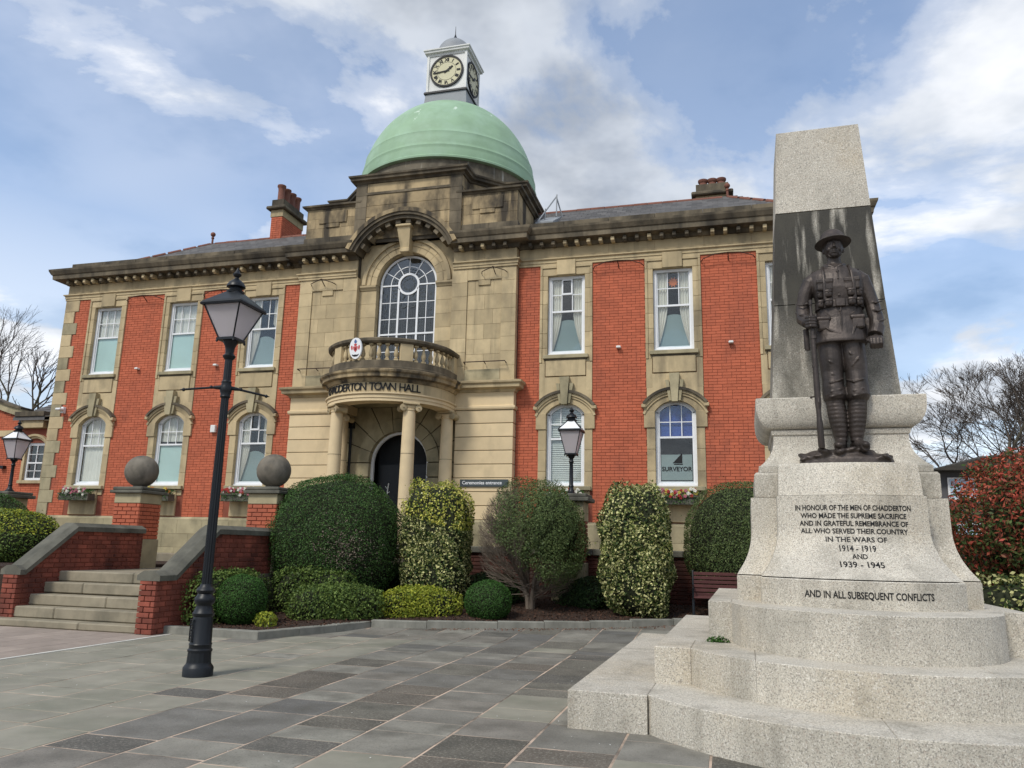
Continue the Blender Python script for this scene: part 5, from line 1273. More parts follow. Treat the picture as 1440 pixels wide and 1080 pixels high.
for r in range(26):
    w = .44; y = 3+ry.random()
    while y < 11.6:
        l = ry.uniform(.6, 1.3); rb_.add(*MB().prism([(x-w+.006, y+.006), (x-.006, y+.006), (x-.006, y+l-.006), (x-w+.006, y+l-.006)], -.03, ry.uniform(-.001, .001), .003).__dict__.values()); y += l
    x -= w
rb_.obj('road_paving_blocks', M_red_pave, road, kind='stuff')
ws = MB()
for k in range(10): ws.box(-8.80, -8.735, 2+k*.95, 2+k*.95+.944, -.03, .003)
tag_ = ws.obj('white_line', M_kerb if False else mat('white_line_stone', (.60, .58, .52), .8, .04, (4, .1), (80, .3, .004), dirt=((.3, .28, .24), .5, .5, .7, 3))); tag_['kind'] = 'structure'
# kerb of the shrub bed
kerb = thing('bed_kerb', 'long pale stone kerb edging the shrub bed in front of the hall', 'kerb', (-5, 14, 0))
P3 = []
for a, b in zip(KB[:9], KB[1:9]):
    d = Vector(b)-Vector(a); n = max(1, round(d.length/.92))
    for i in range(n): P3.append((Vector(a)+d*(i/n), Vector(a)+d*((i+1)/n)))
for a, b in P3:
    d = (b-a).normalized(); nn = Vector((-d.y, d.x)); a2 = a+d*.004; b2 = b-d*.004
    P = [a2, b2, b2+nn*.15, a2+nn*.15]; P = [(p.x, p.y) for p in P]; g = G((a.y+b.y)/2)
    q = MB().prism(P, -.02+g, .125+g+random.uniform(-.003, .003), .012); q.V = [(v[0]+5, v[1]-14, v[2]) for v in q.V]; q.obj('kerb_stone', M_kerb, kerb)
# planting bed of soil with bark mulch
def inbed(x, y): return y > kby(x)+.06
bxs = list(np.arange(-8.9, 12.1, .3)); bys = list(np.arange(11.2, 17.95, .25))
soil = MB(); n_ = 0
def bz(x, y): return G(y)+.085+.035*sin(x*2.1)*cos(y*1.7)+.08*min(1, max(0, (y-kby(x))/3))
V = []; F = []
cols_ = []
for x in bxs:
    y0 = kby(x)+.10; cols_.append([(x, y0+(17.95-y0)*j/22) for j in range(23)])
V = [(x, y, bz(x, y)) for c in cols_ for x, y in c]
for i in range(len(cols_)-1):
    for j in range(22): F.append((i*23+j, (i+1)*23+j, (i+1)*23+j+1, i*23+j+1))
bed = obj('planting_bed', meshof('planting_bed', V, F, M_soil), kind='structure')
def quads(name, C, T, B, m, parent=None, **k):
    n = len(C); V = np.empty((n, 4, 3)); V[:, 0] = C-T; V[:, 1] = C+B; V[:, 2] = C+T; V[:, 3] = C-B
    me = bpy.data.meshes.new(name); me.vertices.add(4*n); me.vertices.foreach_set('co', V.ravel()); me.loops.add(4*n); me.loops.foreach_set('vertex_index', np.arange(4*n, dtype=np.int32))
    me.polygons.add(n); me.polygons.foreach_set('loop_start', np.arange(0, 4*n, 4, dtype=np.int32)); me.update(calc_edges=True); me.materials.append(m)
    return obj(name, me, parent, **k)
RNG = np.random.default_rng(5)
def unit(a): return a/np.maximum(1e-9, np.linalg.norm(a, axis=1, keepdims=True))
def leaves(name, P, N, size, m, parent=None, asp=.5, tilt=.6, **k):
    n = len(P); Nn = unit(N+RNG.normal(0, tilt, (n, 3))); T = unit(np.cross(Nn, RNG.normal(0, 1, (n, 3)))); B = np.cross(Nn, T)
    s = size*RNG.uniform(.6, 1.25, (n, 1)); return quads(name, P, T*s/2, B*s/2*asp, m, parent, **k)
n = 26000; x = RNG.uniform(-8.8, 3.4, n); y = RNG.uniform(11.3, 17.6, n); ok = np.array([inbed(a, b_) for a, b_ in zip(x, y)]); x = x[ok]; y = y[ok]
P = np.stack([x, y, np.array([bz(a, b_) for a, b_ in zip(x, y)])+RNG.uniform(0, .02, len(x))], 1)
leaves('bark_mulch', P, np.tile([0, 0, 1.], (len(P), 1)), .05, M_mulch, None, .5, .5, kind='stuff')
# litter along the kerb
n = 700; t = RNG.uniform(0, 1, n); LX = -5.2+5.0*t; P = np.stack([LX, np.array([kby(a) for a in LX])-np.abs(RNG.normal(.0, .13, n))-.02, np.zeros(n)], 1); P[:, 2] = [G(b_)+.008 for b_ in P[:, 1]]
leaves('leaf_litter', P, np.tile([0, 0, 1.], (n, 1)), .035, M_litter, None, .6, .25, kind='stuff')
n = 260; P = np.stack([RNG.uniform(-8.7, 1, n), RNG.uniform(4, 13, n), np.full(n, .008)], 1)
leaves('scattered_litter', P, np.tile([0, 0, 1.], (n, 1)), .014, M_whitew, None, .7, .2, kind='stuff')
# ================================================================== STEPS, FLANK WALLS, PIERS
st = thing('stone_steps', 'five worn stone steps rising between brick flank walls to the terrace', 'steps', (-10.6, 11.7, 0))
for k, (yf, zt) in enumerate(((11.10, .12), (11.38, .31), (11.66, .50), (11.95, .70), (12.25, .89))):
    xa = -13.2 if k == 0 else -12.10
    cuts = [xa, -11.2, -9.22] if k % 2 else [xa, -10.4, -9.22]
    for a, b_ in zip(cuts, cuts[1:]): blk('step', st, a+10.6+.002, b_+10.6-.002, yf-11.7, yf+.8-11.7, (0 if k == 0 else zt-.186), zt, M_stepst, .018)
land = MB(); land.box(-12.3, -8.9, 12.9, 14.8, .2, .885).box(-12.3, -8.9, 14.8, 16.2, .2, .886).box(-12.25, -8.9, 16.2, 17.2, .2, 1.0); lo = land.obj('upper_landing', M_stepst); lo['kind'] = 'structure'
tz = MB(); tz.box(-30, 16, 17.9, 30, .2, 1.13).box(-12.25, -8.9, 17.2, 17.9, .2, 1.10); to = tz.obj('terrace', M_stepst); to['kind'] = 'structure'
lb = MB(); lb.box(-30, -12.4, 11.9, 17.9, 0, .95); lbo = lb.obj('upper_planting_bed', M_soil); lbo['kind'] = 'structure'
def wall_bricks(parent, x0, x1, z0, ztop, place, m, Hh=.086, L=.245, first=None):
    """place(u,z)->location, rotation ; ztop(u) gives the slope the top bricks stay under"""
    n = int((3)/Hh); LS = []
    for r in range(n):
        x = x0-(0 if r % 2 else L/2)
        kk = 0
        while x < x1-.02:
            a = max(x0, x); b_ = min(x1, x+L); z = z0+r*Hh
            if b_-a > .04 and z+Hh*.5 < ztop((a+b_)/2): LS.append((a, b_, z))
            x += L
    for a, b_, z in LS:
        w = round(b_-a-.014, 2); key = ('wb', w, m.name, Hh)
        if key not in BRC: BRC[key] = MB().cbox(-w/2, w/2, -.03, .03, -Hh/2+.007, Hh/2-.007, .005).get('brick', m)
        loc, rz = place((a+b_)/2, z+Hh/2); obj('brick', BRC[key], parent, loc, (0, 0, rz))
def coping_run(parent, path, m, w=.22, dz=.16, name='coping_stone'):
    prof = [(-w, -dz), (w, -dz), (w, -dz*.45), (w*.45, 0), (-w*.45, 0), (-w, -dz*.45)]
    for (x0, y0, z0), (x1, y1, z1) in path:
        V = [(x0+p, y0, z0+q_) for p, q_ in prof]+[(x1+p, y1, z1+q_) for p, q_ in prof]; nq = 6
        F = [tuple(reversed(range(6))), tuple(range(6, 12))]+[(i, (i+1) % 6, (i+1) % 6+6, i+6) for i in range(6)]
        F = [tuple(reversed(f)) for f in F]
        obj(name, meshof(name, V, F, m), parent)
def top_profile(y):
    return 1.0 if y < 11.45 else (1.0+(y-11.45)/1.05*.78 if y < 12.5 else 1.78)
for side, xw, lab in ((-1, -12.20, 'sloping brick flank wall with dark stone coping on the left of the steps'), (1, -9.07, 'sloping brick flank wall with dark stone coping on the right of the steps')):
    yo = 11.06 if side > 0 else 11.36
    fw = thing('flank_wall', lab, 'wall', (xw, 12.6, 0), group='flank walls of the steps')
    q = MB(); y1_ = 14.35; hw = .145
    ysl = [yo+.02, 11.45, 12.5, y1_]
    V = []
    for y in ysl:
        zt = top_profile(y)-.15
        V += [(-hw, y-12.6, 0), (hw, y-12.6, 0), (hw, y-12.6, zt), (-hw, y-12.6, zt)]
    F = []
    for i in range(3):
        for a in range(4): F.append((i*4+a, i*4+(a+1) % 4, (i+1)*4+(a+1) % 4, (i+1)*4+a))
    F += [(3, 2, 1, 0), (12, 13, 14, 15)]
    obj('wall_core', meshof('wall_core', V, F, M_mortar), fw)
    zt_ = lambda u: top_profile(u)-.16
    wall_bricks(fw, yo, y1_, 0, zt_, lambda u, z: ((hw-.012, u-12.6, z), pi/2), M_brick2)
    wall_bricks(fw, -hw-.02, hw+.02, 0, lambda u: .84, lambda u, z: ((u, yo+.01-12.6, z), 0), M_brick2)
    wall_bricks(fw, yo, y1_, 0, zt_, lambda u, z: ((-hw+.012, u-12.6, z), -pi/2), M_brick2)
    pts = [(0, yo-.03-12.6, 1.0), (0, 11.45-12.6, 1.0), (0, 12.5-12.6, 1.78), (0, y1_-12.6, 1.78)]
    seg = []
    for a, b_ in zip(pts, pts[1:]):
        L_ = (Vector(b_)-Vector(a)).length; nn = max(1, round(L_/1.0)); d = Vector(b_)-Vector(a)
        for i in range(nn): seg.append((tuple(Vector(a)+d*(i/nn)+d.normalized()*.003), tuple(Vector(a)+d*((i+1)/nn)-d.normalized()*.003)))
    coping_run(fw, seg, M_coping)
def gate_pier(x, y, lab):
    gp = thing('gate_pier', lab, 'gate pier', (x, y, .86), group='ball-topped piers at the head of the steps')
    blk('base_stone', gp, -.36, .36, -.36, .36, 0, .64, M_stoneg, .012)
    MB().box(-.32, .32, -.32, .32, .64, 1.40).obj('pier_core', M_mortar, gp)
    for (rz) in (0, pi/2, pi, -pi/2):
        wall_bricks(gp, -.335, .335, .64, lambda u: 1.40, lambda u, z: ((cos(rz)*u+sin(rz)*.312, sin(rz)*u-cos(rz)*.312, z), rz), M_brick, .0845, .235)
    blk('band_stone', gp, -.34, .34, -.34, .34, 1.405, 1.62, M_stoneg, .01)
    blk('cap_stone', gp, -.42, .42, -.42, .42, 1.62, 1.685, M_coping, .012); blk('cap_stone', gp, -.385, .385, -.385, .385, 1.685, 1.76, M_coping, .02)
    q = MB(); q.lathe([(.16, 1.76), (.15, 1.79), (.12, 1.81)], 24); q.ell((0, 0, 2.125), (.355, .355, .355), 36, 24)
    q.obj('ball_finial', mat('ball_stone_'+('a' if x < -10 else 'b'), (.17, .15, .12), .85, 0, (5, .25), (60, .35, .006), dirt=((.06, .055, .045), .8, .42, .68, 3.2), hue=((.30, .22, .12), 2, .55, .75, .4)), gp, 60)
gate_pier(-12.58, 14.70, 'brick pier topped by a stone ball, left of the two at the steps')
gate_pier(-9.24, 14.70, 'brick pier topped by a stone ball, behind the big round bush')
# terrace retaining wall with lamp piers
M_brick3 = mat('very_dark_brick', (.11, .038, .028), .9, .3, (3, .25), (90, .4, .006), dirt=((.03, .018, .014), .85, .40, .62, 1.6))  # far darker than the other bricks, with darker blotches
rw = thing('terrace_wall', 'low dark brick terrace wall with stone coping half hidden behind the shrubs', 'wall', (-2, 17.9, 0))
MB().box(-6.9+.0, 6.5, -.1, .12, 0, 1.38).obj('wall_core', M_mortar, rw)
wall_bricks(rw, -6.9, 6.5, .3, lambda u: 1.37, lambda u, z: ((u, -.10, z), 0), M_brick3, .086, .49)
x = -6.9
while x < 6.5: blk('coping_stone', rw, x+.003, x+.997, -.2, .2, 1.36, 1.51, M_coping, .02); x += 1.0
MB().box(-8.95, -8.7, 15.0, 17.9, 0, 1.5).obj('return_wall', M_brick2, rw, loc=(2, -17.9, 0))
def lamp_pier(x, y, lab):
    lp = thing('lamp_pier', lab, 'pier', (x, y, .3), group='stone-capped piers carrying lanterns')
    MB().box(-.30, .30, -.30, .30, 0, 1.8).obj('pier_core', M_mortar, lp)
    blk('base_stone', lp, -.36, .36, -.36, .36, 0, .9, M_stoneg, .012)
    for rz in (0, pi/2): wall_bricks(lp, -.32, .32, .9, lambda u: 1.8, lambda u, z: ((cos(rz)*u+sin(rz)*.30, sin(rz)*u-cos(rz)*.30, z), rz), M_brick2, .0845, .235)
    blk('band_stone', lp, -.34, .34, -.34, .34, 1.81, 2.24, M_stoneg, .01); blk('cap_stone', lp, -.47, .47, -.47, .47, 2.24, 2.33, M_coping, .012); blk('cap_stone', lp, -.42, .42, -.42, .42, 2.33, 2.41, M_coping, .02)
lamp_pier(-3.36, 17.55, 'stone-capped pier under the lantern behind the half-bare bush'); lamp_pier(-19.3, 17.5, 'stone-capped pier under the lantern at the far left')
sw = thing('side_wall', 'low brick wall with dark stone coping beyond the memorial on the right', 'wall', (6.5, 15.6, 0))
MB().box(-2.9, 8, -.1, .15, 0, 1.9).obj('wall_core', M_mortar, sw)
wall_bricks(sw, -2.9, 3.0, .2, lambda u: 1.3, lambda u, z: ((u, -.11, z), 0), M_brick2); blk('coping_stone', sw, -2.9, 1.0, -.24, .0, 1.38, 1.56, M_coping, .02); blk('coping_stone', sw, 1.004, 5.0, -.24, .0, 1.38, 1.56, M_coping, .02)
wall_bricks(sw, -2.9, 3.0, 1.56, lambda u: 1.9, lambda u, z: ((u, -.11, z), 0), M_brick)
# ================================================================== SHRUBS
def lump(D, seed, amp, f=3.0):
    r = np.random.default_rng(seed); o = np.zeros(len(D))
    for k in range(6): w = r.normal(0, 1, 3)*f*(1+.6*k); o += np.sin(D@w+r.uniform(0, 6))/(1+.6*k)
    return 1+amp*o/2.2
def sup(D, r, pw): return (1/((np.abs(D[:, 0])/r[0])**pw+(np.abs(D[:, 1])/r[1])**pw+(np.abs(D[:, 2])/r[2])**pw)**(1/pw))[:, None]*D
def shrub(name, lab, loc, r, cz, n, leaf, m, pw=2.0, amp=.05, seed=1, zmin=None, depth=.10, asp=.5, tilt=.6, trunk=True, cut=None, group=None, core=.90, catg='bush', mix=None, clump=.018, holes=.25):
    t = thing(name, lab, catg, loc, group=group)
    D = unit(RNG.normal(0, 1, (n, 3))); P = sup(D, r, pw)*lump(D, seed, amp)[:, None]; hn = lump(D, seed+77, 1.0, 6.5)-1; P = P*(1+clump*hn)[:, None]; dd = RNG.exponential(depth*.45, (n, 1)); P = P*(1-np.minimum(dd, .35)); st_ = RNG.random((n, 1)) < .035; P = P*(1+st_*RNG.exponential(.028, (n, 1))); P[:, 2] += cz
    N = unit(np.sign(D)*np.abs(P-[0, 0, cz])**(pw-1)/np.array(r)**pw)
    ok = P[:, 2] > (0.03 if zmin is None else zmin)
    ok &= (hn > -.42) | (RNG.random(n) > holes)
    if cut is not None: ok &= cut(P)
    P = P[ok]; N = N[ok]; N[:, 2] += .15
    if mix:
        sel = mix[0](P); leaves('foliage', P[sel], N[sel], leaf, mix[1], t, asp, tilt); P = P[~sel]; N = N[~sel]
    leaves('foliage', P, N, leaf, m, t, asp, tilt)
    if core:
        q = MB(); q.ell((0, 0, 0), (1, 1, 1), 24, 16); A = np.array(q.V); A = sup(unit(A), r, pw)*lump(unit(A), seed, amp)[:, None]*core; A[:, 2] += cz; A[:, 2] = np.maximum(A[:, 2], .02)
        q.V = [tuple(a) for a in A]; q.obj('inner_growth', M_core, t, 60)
    if trunk:
        q = MB(); rr = random.Random(seed)
        for k in range(4): a = rr.uniform(0, 6.28); q.tube([(.05*cos(a), .05*sin(a), -.05), (.12*cos(a), .12*sin(a), cz*.3), (.4*r[0]*cos(a), .4*r[0]*sin(a), cz*.8)], [.035, .03, .015], 6)
        q.obj('stems', M_bark, t, 60)
    return t
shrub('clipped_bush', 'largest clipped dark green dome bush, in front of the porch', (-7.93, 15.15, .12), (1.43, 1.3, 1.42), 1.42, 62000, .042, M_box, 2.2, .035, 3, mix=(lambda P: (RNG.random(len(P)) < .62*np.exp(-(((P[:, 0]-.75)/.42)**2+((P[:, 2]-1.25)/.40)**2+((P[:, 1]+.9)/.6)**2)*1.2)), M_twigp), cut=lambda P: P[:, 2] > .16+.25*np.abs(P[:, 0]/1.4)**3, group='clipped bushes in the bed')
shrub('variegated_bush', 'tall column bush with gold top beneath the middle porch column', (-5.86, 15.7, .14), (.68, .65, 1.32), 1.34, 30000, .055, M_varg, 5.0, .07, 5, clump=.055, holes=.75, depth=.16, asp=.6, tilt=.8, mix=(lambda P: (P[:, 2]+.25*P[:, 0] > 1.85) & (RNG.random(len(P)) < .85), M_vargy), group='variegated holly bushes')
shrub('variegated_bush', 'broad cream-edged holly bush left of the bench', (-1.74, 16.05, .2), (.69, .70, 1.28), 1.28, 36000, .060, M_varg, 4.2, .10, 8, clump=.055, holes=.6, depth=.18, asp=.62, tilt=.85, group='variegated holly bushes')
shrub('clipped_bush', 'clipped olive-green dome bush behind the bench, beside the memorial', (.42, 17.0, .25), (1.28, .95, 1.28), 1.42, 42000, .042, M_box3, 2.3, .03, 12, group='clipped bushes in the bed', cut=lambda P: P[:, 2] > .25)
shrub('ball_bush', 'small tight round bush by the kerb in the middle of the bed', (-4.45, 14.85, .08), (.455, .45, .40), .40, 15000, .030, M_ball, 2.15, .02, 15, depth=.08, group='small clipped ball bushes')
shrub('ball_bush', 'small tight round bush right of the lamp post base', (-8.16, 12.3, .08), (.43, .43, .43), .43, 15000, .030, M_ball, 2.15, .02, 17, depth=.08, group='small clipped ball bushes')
# half-bare bush: leaves on its right and top, dead twigs on the left
HB = (-3.86, 15.95, .18)
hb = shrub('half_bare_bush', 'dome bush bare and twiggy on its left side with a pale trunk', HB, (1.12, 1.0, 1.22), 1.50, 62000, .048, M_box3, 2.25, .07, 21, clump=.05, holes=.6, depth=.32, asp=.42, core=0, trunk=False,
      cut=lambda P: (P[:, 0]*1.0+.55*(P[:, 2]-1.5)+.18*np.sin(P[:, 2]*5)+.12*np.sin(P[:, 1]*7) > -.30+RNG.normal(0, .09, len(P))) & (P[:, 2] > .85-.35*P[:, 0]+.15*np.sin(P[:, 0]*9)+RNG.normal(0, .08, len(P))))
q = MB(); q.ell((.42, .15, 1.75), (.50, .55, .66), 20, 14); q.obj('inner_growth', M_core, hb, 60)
tw = MB(); rr = random.Random(9)
for k in range(5):
    a = rr.uniform(0, 6.28); tw.tube([(.04*cos(a)-.02, .04*sin(a), -.1), (.07*cos(a)-.03, .05*sin(a), .35), (.22*cos(a)-.05, .2*sin(a), .75), (.5*cos(a)-.05, .4*sin(a), 1.2)], [.05, .045, .03, .018], 7)
tw.obj('trunk', M_twigp, hb, 60)
tw = MB()
def grow(p, d, l, r, lv, rr, mb, spread=.5, up=.05, lim=None):
    q = p+d*l
    if lim and not lim(q): return
    mb.tube([p, (p+q)/2+Vector((rr.uniform(-1, 1), rr.uniform(-1, 1), rr.uniform(-1, 1)))*l*.05, q], [r, r*.85, r*.7], 3 if r < .02 else 5)
    if lv == 0: return
    for k in range(rr.choice([2, 2, 3])):
        d2 = (d+Vector((rr.uniform(-1, 1), rr.uniform(-1, 1), rr.uniform(-1, 1)))*spread+Vector((0, 0, up))).normalized(); grow(q, d2, l*rr.uniform(.68, .92), r*.66, lv-1, rr, mb, spread, up, lim)
inside = lambda q_: (q_.x/1.15)**2+(q_.y/1.0)**2+((q_.z-1.5)/1.3)**2 < 1.05 and q_.z > .25
for k in range(120):
    a = rr.uniform(1.9, 4.9); el = rr.uniform(-.1, 1.1); grow(Vector((-.05, 0, rr.uniform(.35, 1.6))), Vector((cos(a)*cos(el), sin(a)*cos(el)*.9-.1, sin(el))), .37, .011, 5, rr, tw, .33, .14, inside)
for k in range(26):
    a = rr.uniform(-1.2, 1.2)-.5; grow(Vector((.05, -.05, rr.uniform(.3, .6))), Vector((cos(a), sin(a)-.3, rr.uniform(.0, .5))).normalized(), .3, .012, 3, rr, tw, .45, .05, inside)
tw.obj('twigs', M_twigp, hb)
# low hedges
def hedge(lab, pts, w, h, n, leaf, m, z0, seed, amp=.09, group='low hedges along the bed', mix=None):
    t = thing('low_hedge', lab, 'hedge', (*pts[0], z0), group=group); L_ = Vector(pts[1])-Vector(pts[0]); d = L_.normalized(); ang_ = math.atan2(d.y, d.x); t.rotation_euler = (0, 0, ang_)
    l = L_.length; D = unit(RNG.normal(0, 1, (n, 3))); P = sup(D, (l/2, w/2, h/2), 3.6)*lump(D*np.array([l/w, 1, 1]), seed, amp, 1.6)[:, None]*(1-RNG.exponential(.07, (n, 1)))
    N = D.copy(); N[:, 0] *= .3; P[:, 0] += l/2; P[:, 2] += h/2; ok = P[:, 2] > .02; P = P[ok]; N = unit(N[ok]+[0, 0, .3])
    P[:, 2] += RNG.normal(0, .03, len(P)); P[:, 1] += RNG.normal(0, .02, len(P))
    leaves('foliage', P, N, leaf, m, t, .55, .75)
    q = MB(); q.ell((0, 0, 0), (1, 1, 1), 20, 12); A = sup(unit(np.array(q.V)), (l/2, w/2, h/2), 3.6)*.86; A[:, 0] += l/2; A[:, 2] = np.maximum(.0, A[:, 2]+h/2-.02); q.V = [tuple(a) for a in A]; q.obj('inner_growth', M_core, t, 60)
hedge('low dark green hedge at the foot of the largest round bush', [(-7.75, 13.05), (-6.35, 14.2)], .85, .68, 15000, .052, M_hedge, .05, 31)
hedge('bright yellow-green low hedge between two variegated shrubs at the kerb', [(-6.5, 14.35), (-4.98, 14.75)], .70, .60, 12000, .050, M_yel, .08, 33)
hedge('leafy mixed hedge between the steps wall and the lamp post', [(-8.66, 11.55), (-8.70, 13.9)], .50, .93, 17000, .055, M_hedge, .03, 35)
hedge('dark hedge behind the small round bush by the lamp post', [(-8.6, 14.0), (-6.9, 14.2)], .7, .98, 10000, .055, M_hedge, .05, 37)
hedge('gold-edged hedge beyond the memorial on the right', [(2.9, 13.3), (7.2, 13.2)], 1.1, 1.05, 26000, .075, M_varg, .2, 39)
shrub('small_plant', 'tiny yellow-green plant on the mulch by the kerb', (-7.55, 12.15, .08), (.17, .16, .15), .12, 700, .055, M_yel, 2, .2, 41, core=0, trunk=True, catg='plant')
shrub('ground_cover', 'dark low leafy shrub under the half-bare bush', (-4.9, 16.6, .2), (.75, .6, .42), .35, 6000, .075, M_low, 2, .15, 43, core=.8)
shrub('ground_cover', 'dark low leafy shrub under the holly by the bench', (-2.9, 16.9, .2), (.7, .5, .4), .3, 5000, .07, M_low, 2, .15, 44, core=.8)
shrub('ground_cover', 'dark low leafy shrub behind the biggest dome bush', (-6.9, 16.6, .2), (.9, .6, .5), .4, 6000, .07, M_low, 2, .15, 45, core=.8)
shrub('golden_bush', 'yellow-green bush above the left flank wall', (-15.5, 14.1, .93), (1.35, .9, .62), .52, 20000, .06, M_hedge, 2.2, .08, 47, mix=(lambda P: (P[:, 2] > .62) & (RNG.random(len(P)) < .8), M_yel))
shrub('dark_bush', 'dark green mounded bush at the far left below the lantern', (-18.3, 16.0, .93), (1.25, .8, .95), .75, 18000, .05, M_box, 2.1, .06, 49)
shrub('red_bush', 'rounded photinia bush with red young leaves right of the memorial', (4.95, 14.2, .3), (1.42, 1.2, 1.15), 1.72, 30000, .085, M_red, 2.1, .16, 51, depth=.30, asp=.42, tilt=.9, core=.66, mix=(lambda P: (RNG.random(len(P)) < np.clip(.25+.75*(2.1-P[:, 2])+.3*np.sin(P[:, 0]*5+P[:, 2]*4), .12, .92)), M_varg and leafm('photinia_green_leaf', [(.03, .06, .02), (.07, .11, .03), (.10, .12, .04), (.20, .06, .04)])))
wp = thing('weed', 'small green weed growing in the corner of the second granite step', 'weed', (-.11, 8.26, .636))
D = RNG.normal(0, 1, (260, 3)); P = unit(D)*np.array([.12, .045, .06])*RNG.random((260, 1))**.5; P[:, 2] = np.abs(P[:, 2]); leaves('foliage', P, unit(np.abs(D)*[0, 0, 1]+[0, 0, .5]), .028, M_ball, wp, .5, .9)
# ================================================================== BENCH
bn = thing('park_bench', 'brown slatted bench with black ends behind the memorial steps', 'bench', (.35, 15.95, .22), radians(2))
for k in range(6):
    z = .44+k*.078; y = .12+k*.022; blk('back_slat', bn, -.98, .98, y, y+.03, z, z+.062, M_timber, .006)
for k in range(5): blk('seat_slat', bn, -.98, .98, -.36+k*.092, -.36+k*.092+.075, .42, .45, M_timber, .006)
for s in (-1, 1):
    q = MB(); xx = s*.99; q.tube([(xx, -.36, 0), (xx, -.33, .40), (xx, .08, .40)], .025, 6); q.tube([(xx, .26, 0), (xx, .12, .40), (xx, .28, .92)], .025, 6); q.tube([(xx, -.36, .60), (xx, .0, .64), (xx, .18, .62)], .02, 6); q.tube([(xx, -.34, .40), (xx, -.36, .60)], .02, 6); q.obj('end_frame', M_iron, bn, 60)
# ================================================================== FLOWER BOXES
def flowerbox(lx, lab, pal, seed):
    rr = random.Random(seed); fb = thing('flower_box', lab, 'flower box', (XC+lx, 19.72, 2.62), group='window boxes under the ground-floor windows')
    q = MB(); q.box(-.52, .52, -.12, .12, 0, .02).box(-.54, .54, -.14, -.12, 0, .20).box(-.54, .54, .12, .14, 0, .20).box(-.54, -.52, -.12, .12, 0, .20).box(.52, .54, -.12, .12, 0, .20).box(-.57, .57, -.17, -.1405, .17, .215)
    q.box(-.4, -.36, .14, .26, .02, .08).box(.36, .4, .14, .26, .02, .08); q.obj('planter', M_coping, fb)
    n = 1500; P = np.stack([RNG.uniform(-.55, .55, n), RNG.normal(-.02, .09, n), RNG.uniform(.12, .33, n)], 1); P[:150, 2] -= .12; P[:150, 1] = -.18; leaves('foliage', P, RNG.normal(0, 1, (n, 3))+[0, -1, .5], .05, M_ball, fb, .5, .8)
    for nm in pal:
        nf = 20; q = MB()
        for i in range(nf):
            c = Vector((rr.uniform(-.5, .5), rr.uniform(-.2, -.05), rr.uniform(.16, .38)))
            for k in range(5): a = k*1.2566; q.ell(c+Vector((cos(a)*.024, -.004, sin(a)*.024)), (.022, .008, .022), 6, 4)
        q.obj(nm+'_flowers', M_fl[nm], fb, kind='stuff')
flowerbox(-10.43, 'window box with pale pink and white flowers under the leftmost ground-floor window', ['white', 'pink'], 1)
flowerbox(-7.57, 'window box with orange and yellow flowers beside the left ball pier', ['orange', 'yellow'], 2)
flowerbox(-4.71, 'window box with mixed pink and white flowers behind the tall lamp post', ['pink', 'white', 'red'], 3)
flowerbox(4.71, 'window box mostly hidden behind the pier lantern', ['white', 'red'], 4)
flowerbox(7.57, 'window box with red and white flowers beneath the blue blind window', ['red', 'white', 'yellow', 'pink'], 5)
# ================================================================== LEFT HOUSE AND RIGHT BACKGROUND
lh = thing('gabled_house', 'red brick building with curved stone-coped gable at the far left edge', 'house', (-29.5, 24, 1.1))
MB().add([(-9, 0, 0), (7.6, 0, 0), (7.6, 0, 4.95), (-9, 0, 4.95), (-9, 8, 0), (7.6, 8, 0), (7.6, 8, 4.95), (-9, 8, 4.95)], [(4, 5, 6, 7), (0, 1, 5, 4), (1, 2, 6, 5), (2, 3, 7, 6), (3, 0, 4, 7)]).obj('wall', M_mortar, lh)
q = MB(); q.box(-9, 3.55, .012, .3, 0, 4.95).box(4.42, 7.6, .012, .3, 0, 4.95).box(3.55, 4.42, .012, .3, 0, 2.5).box(3.55, 4.42, .012, .3, 3.95, 4.95); q.obj('front_wall', M_mortar, lh)
L = []; brick_rect(-4, 3.55, 0, 4.2, 0, L); brick_rect(4.42, 6.6, 0, 4.2, 0, L); brick_rect(3.55, 4.42, 0, 2.5, 0, L); brick_rect(-4, 3.1, 4.45, 4.95, 0, L)
q = MB()
for b_ in L: brick_face(q, b_)
# gable bricks under the curve
def gz_(x): t = (x+3.6)/6.9; return 4.95+2.7*(1-t)**1.25 if t < 1 else 4.95
L = []; brick_rect(-3.6, 3.0, 4.95, 7.4, 0, L)
for b_ in L:
    if b_[3] < gz_((b_[0]+b_[1])/2)-.02: brick_face(q, b_)
q.obj('brickwork', M_brick, lh, kind='stuff')
g = MB(); pts = [(x, gz_(x)) for x in np.linspace(-3.6, 3.2, 16)]
strip(g, [(x, 4.9) for x, z in pts], pts, .012, .3); g.obj('gable_wall', M_mortar, lh)
g = MB(); strip(g, pts, [(x, z+.28) for x, z in pts], -.12, .35); g.obj('gable_coping', M_stoneg, lh); g = MB(); strip(g, [(x, z+.28) for x, z in pts], [(x, z+.36) for x, z in pts], -.2, .4); g.obj('gable_coping', M_dark, lh)
blk('eaves_block', lh, 3.1, 4.5, -.35, .3, 4.93, 5.12, M_dark); blk('eaves_block', lh, 3.2, 4.4, -.22, .3, 4.5, 4.925, M_stone); blk('eaves_cornice', lh, 4.5, 7.0, -.3, .3, 4.75, 4.93, M_dark); blk('string_course', lh, -4, 3.15, -.05, .1, 4.2, 4.44, M_stone); blk('frieze_stone', lh, 4.45, 7.6, -.05, .1, 4.2, 4.7, M_stone)
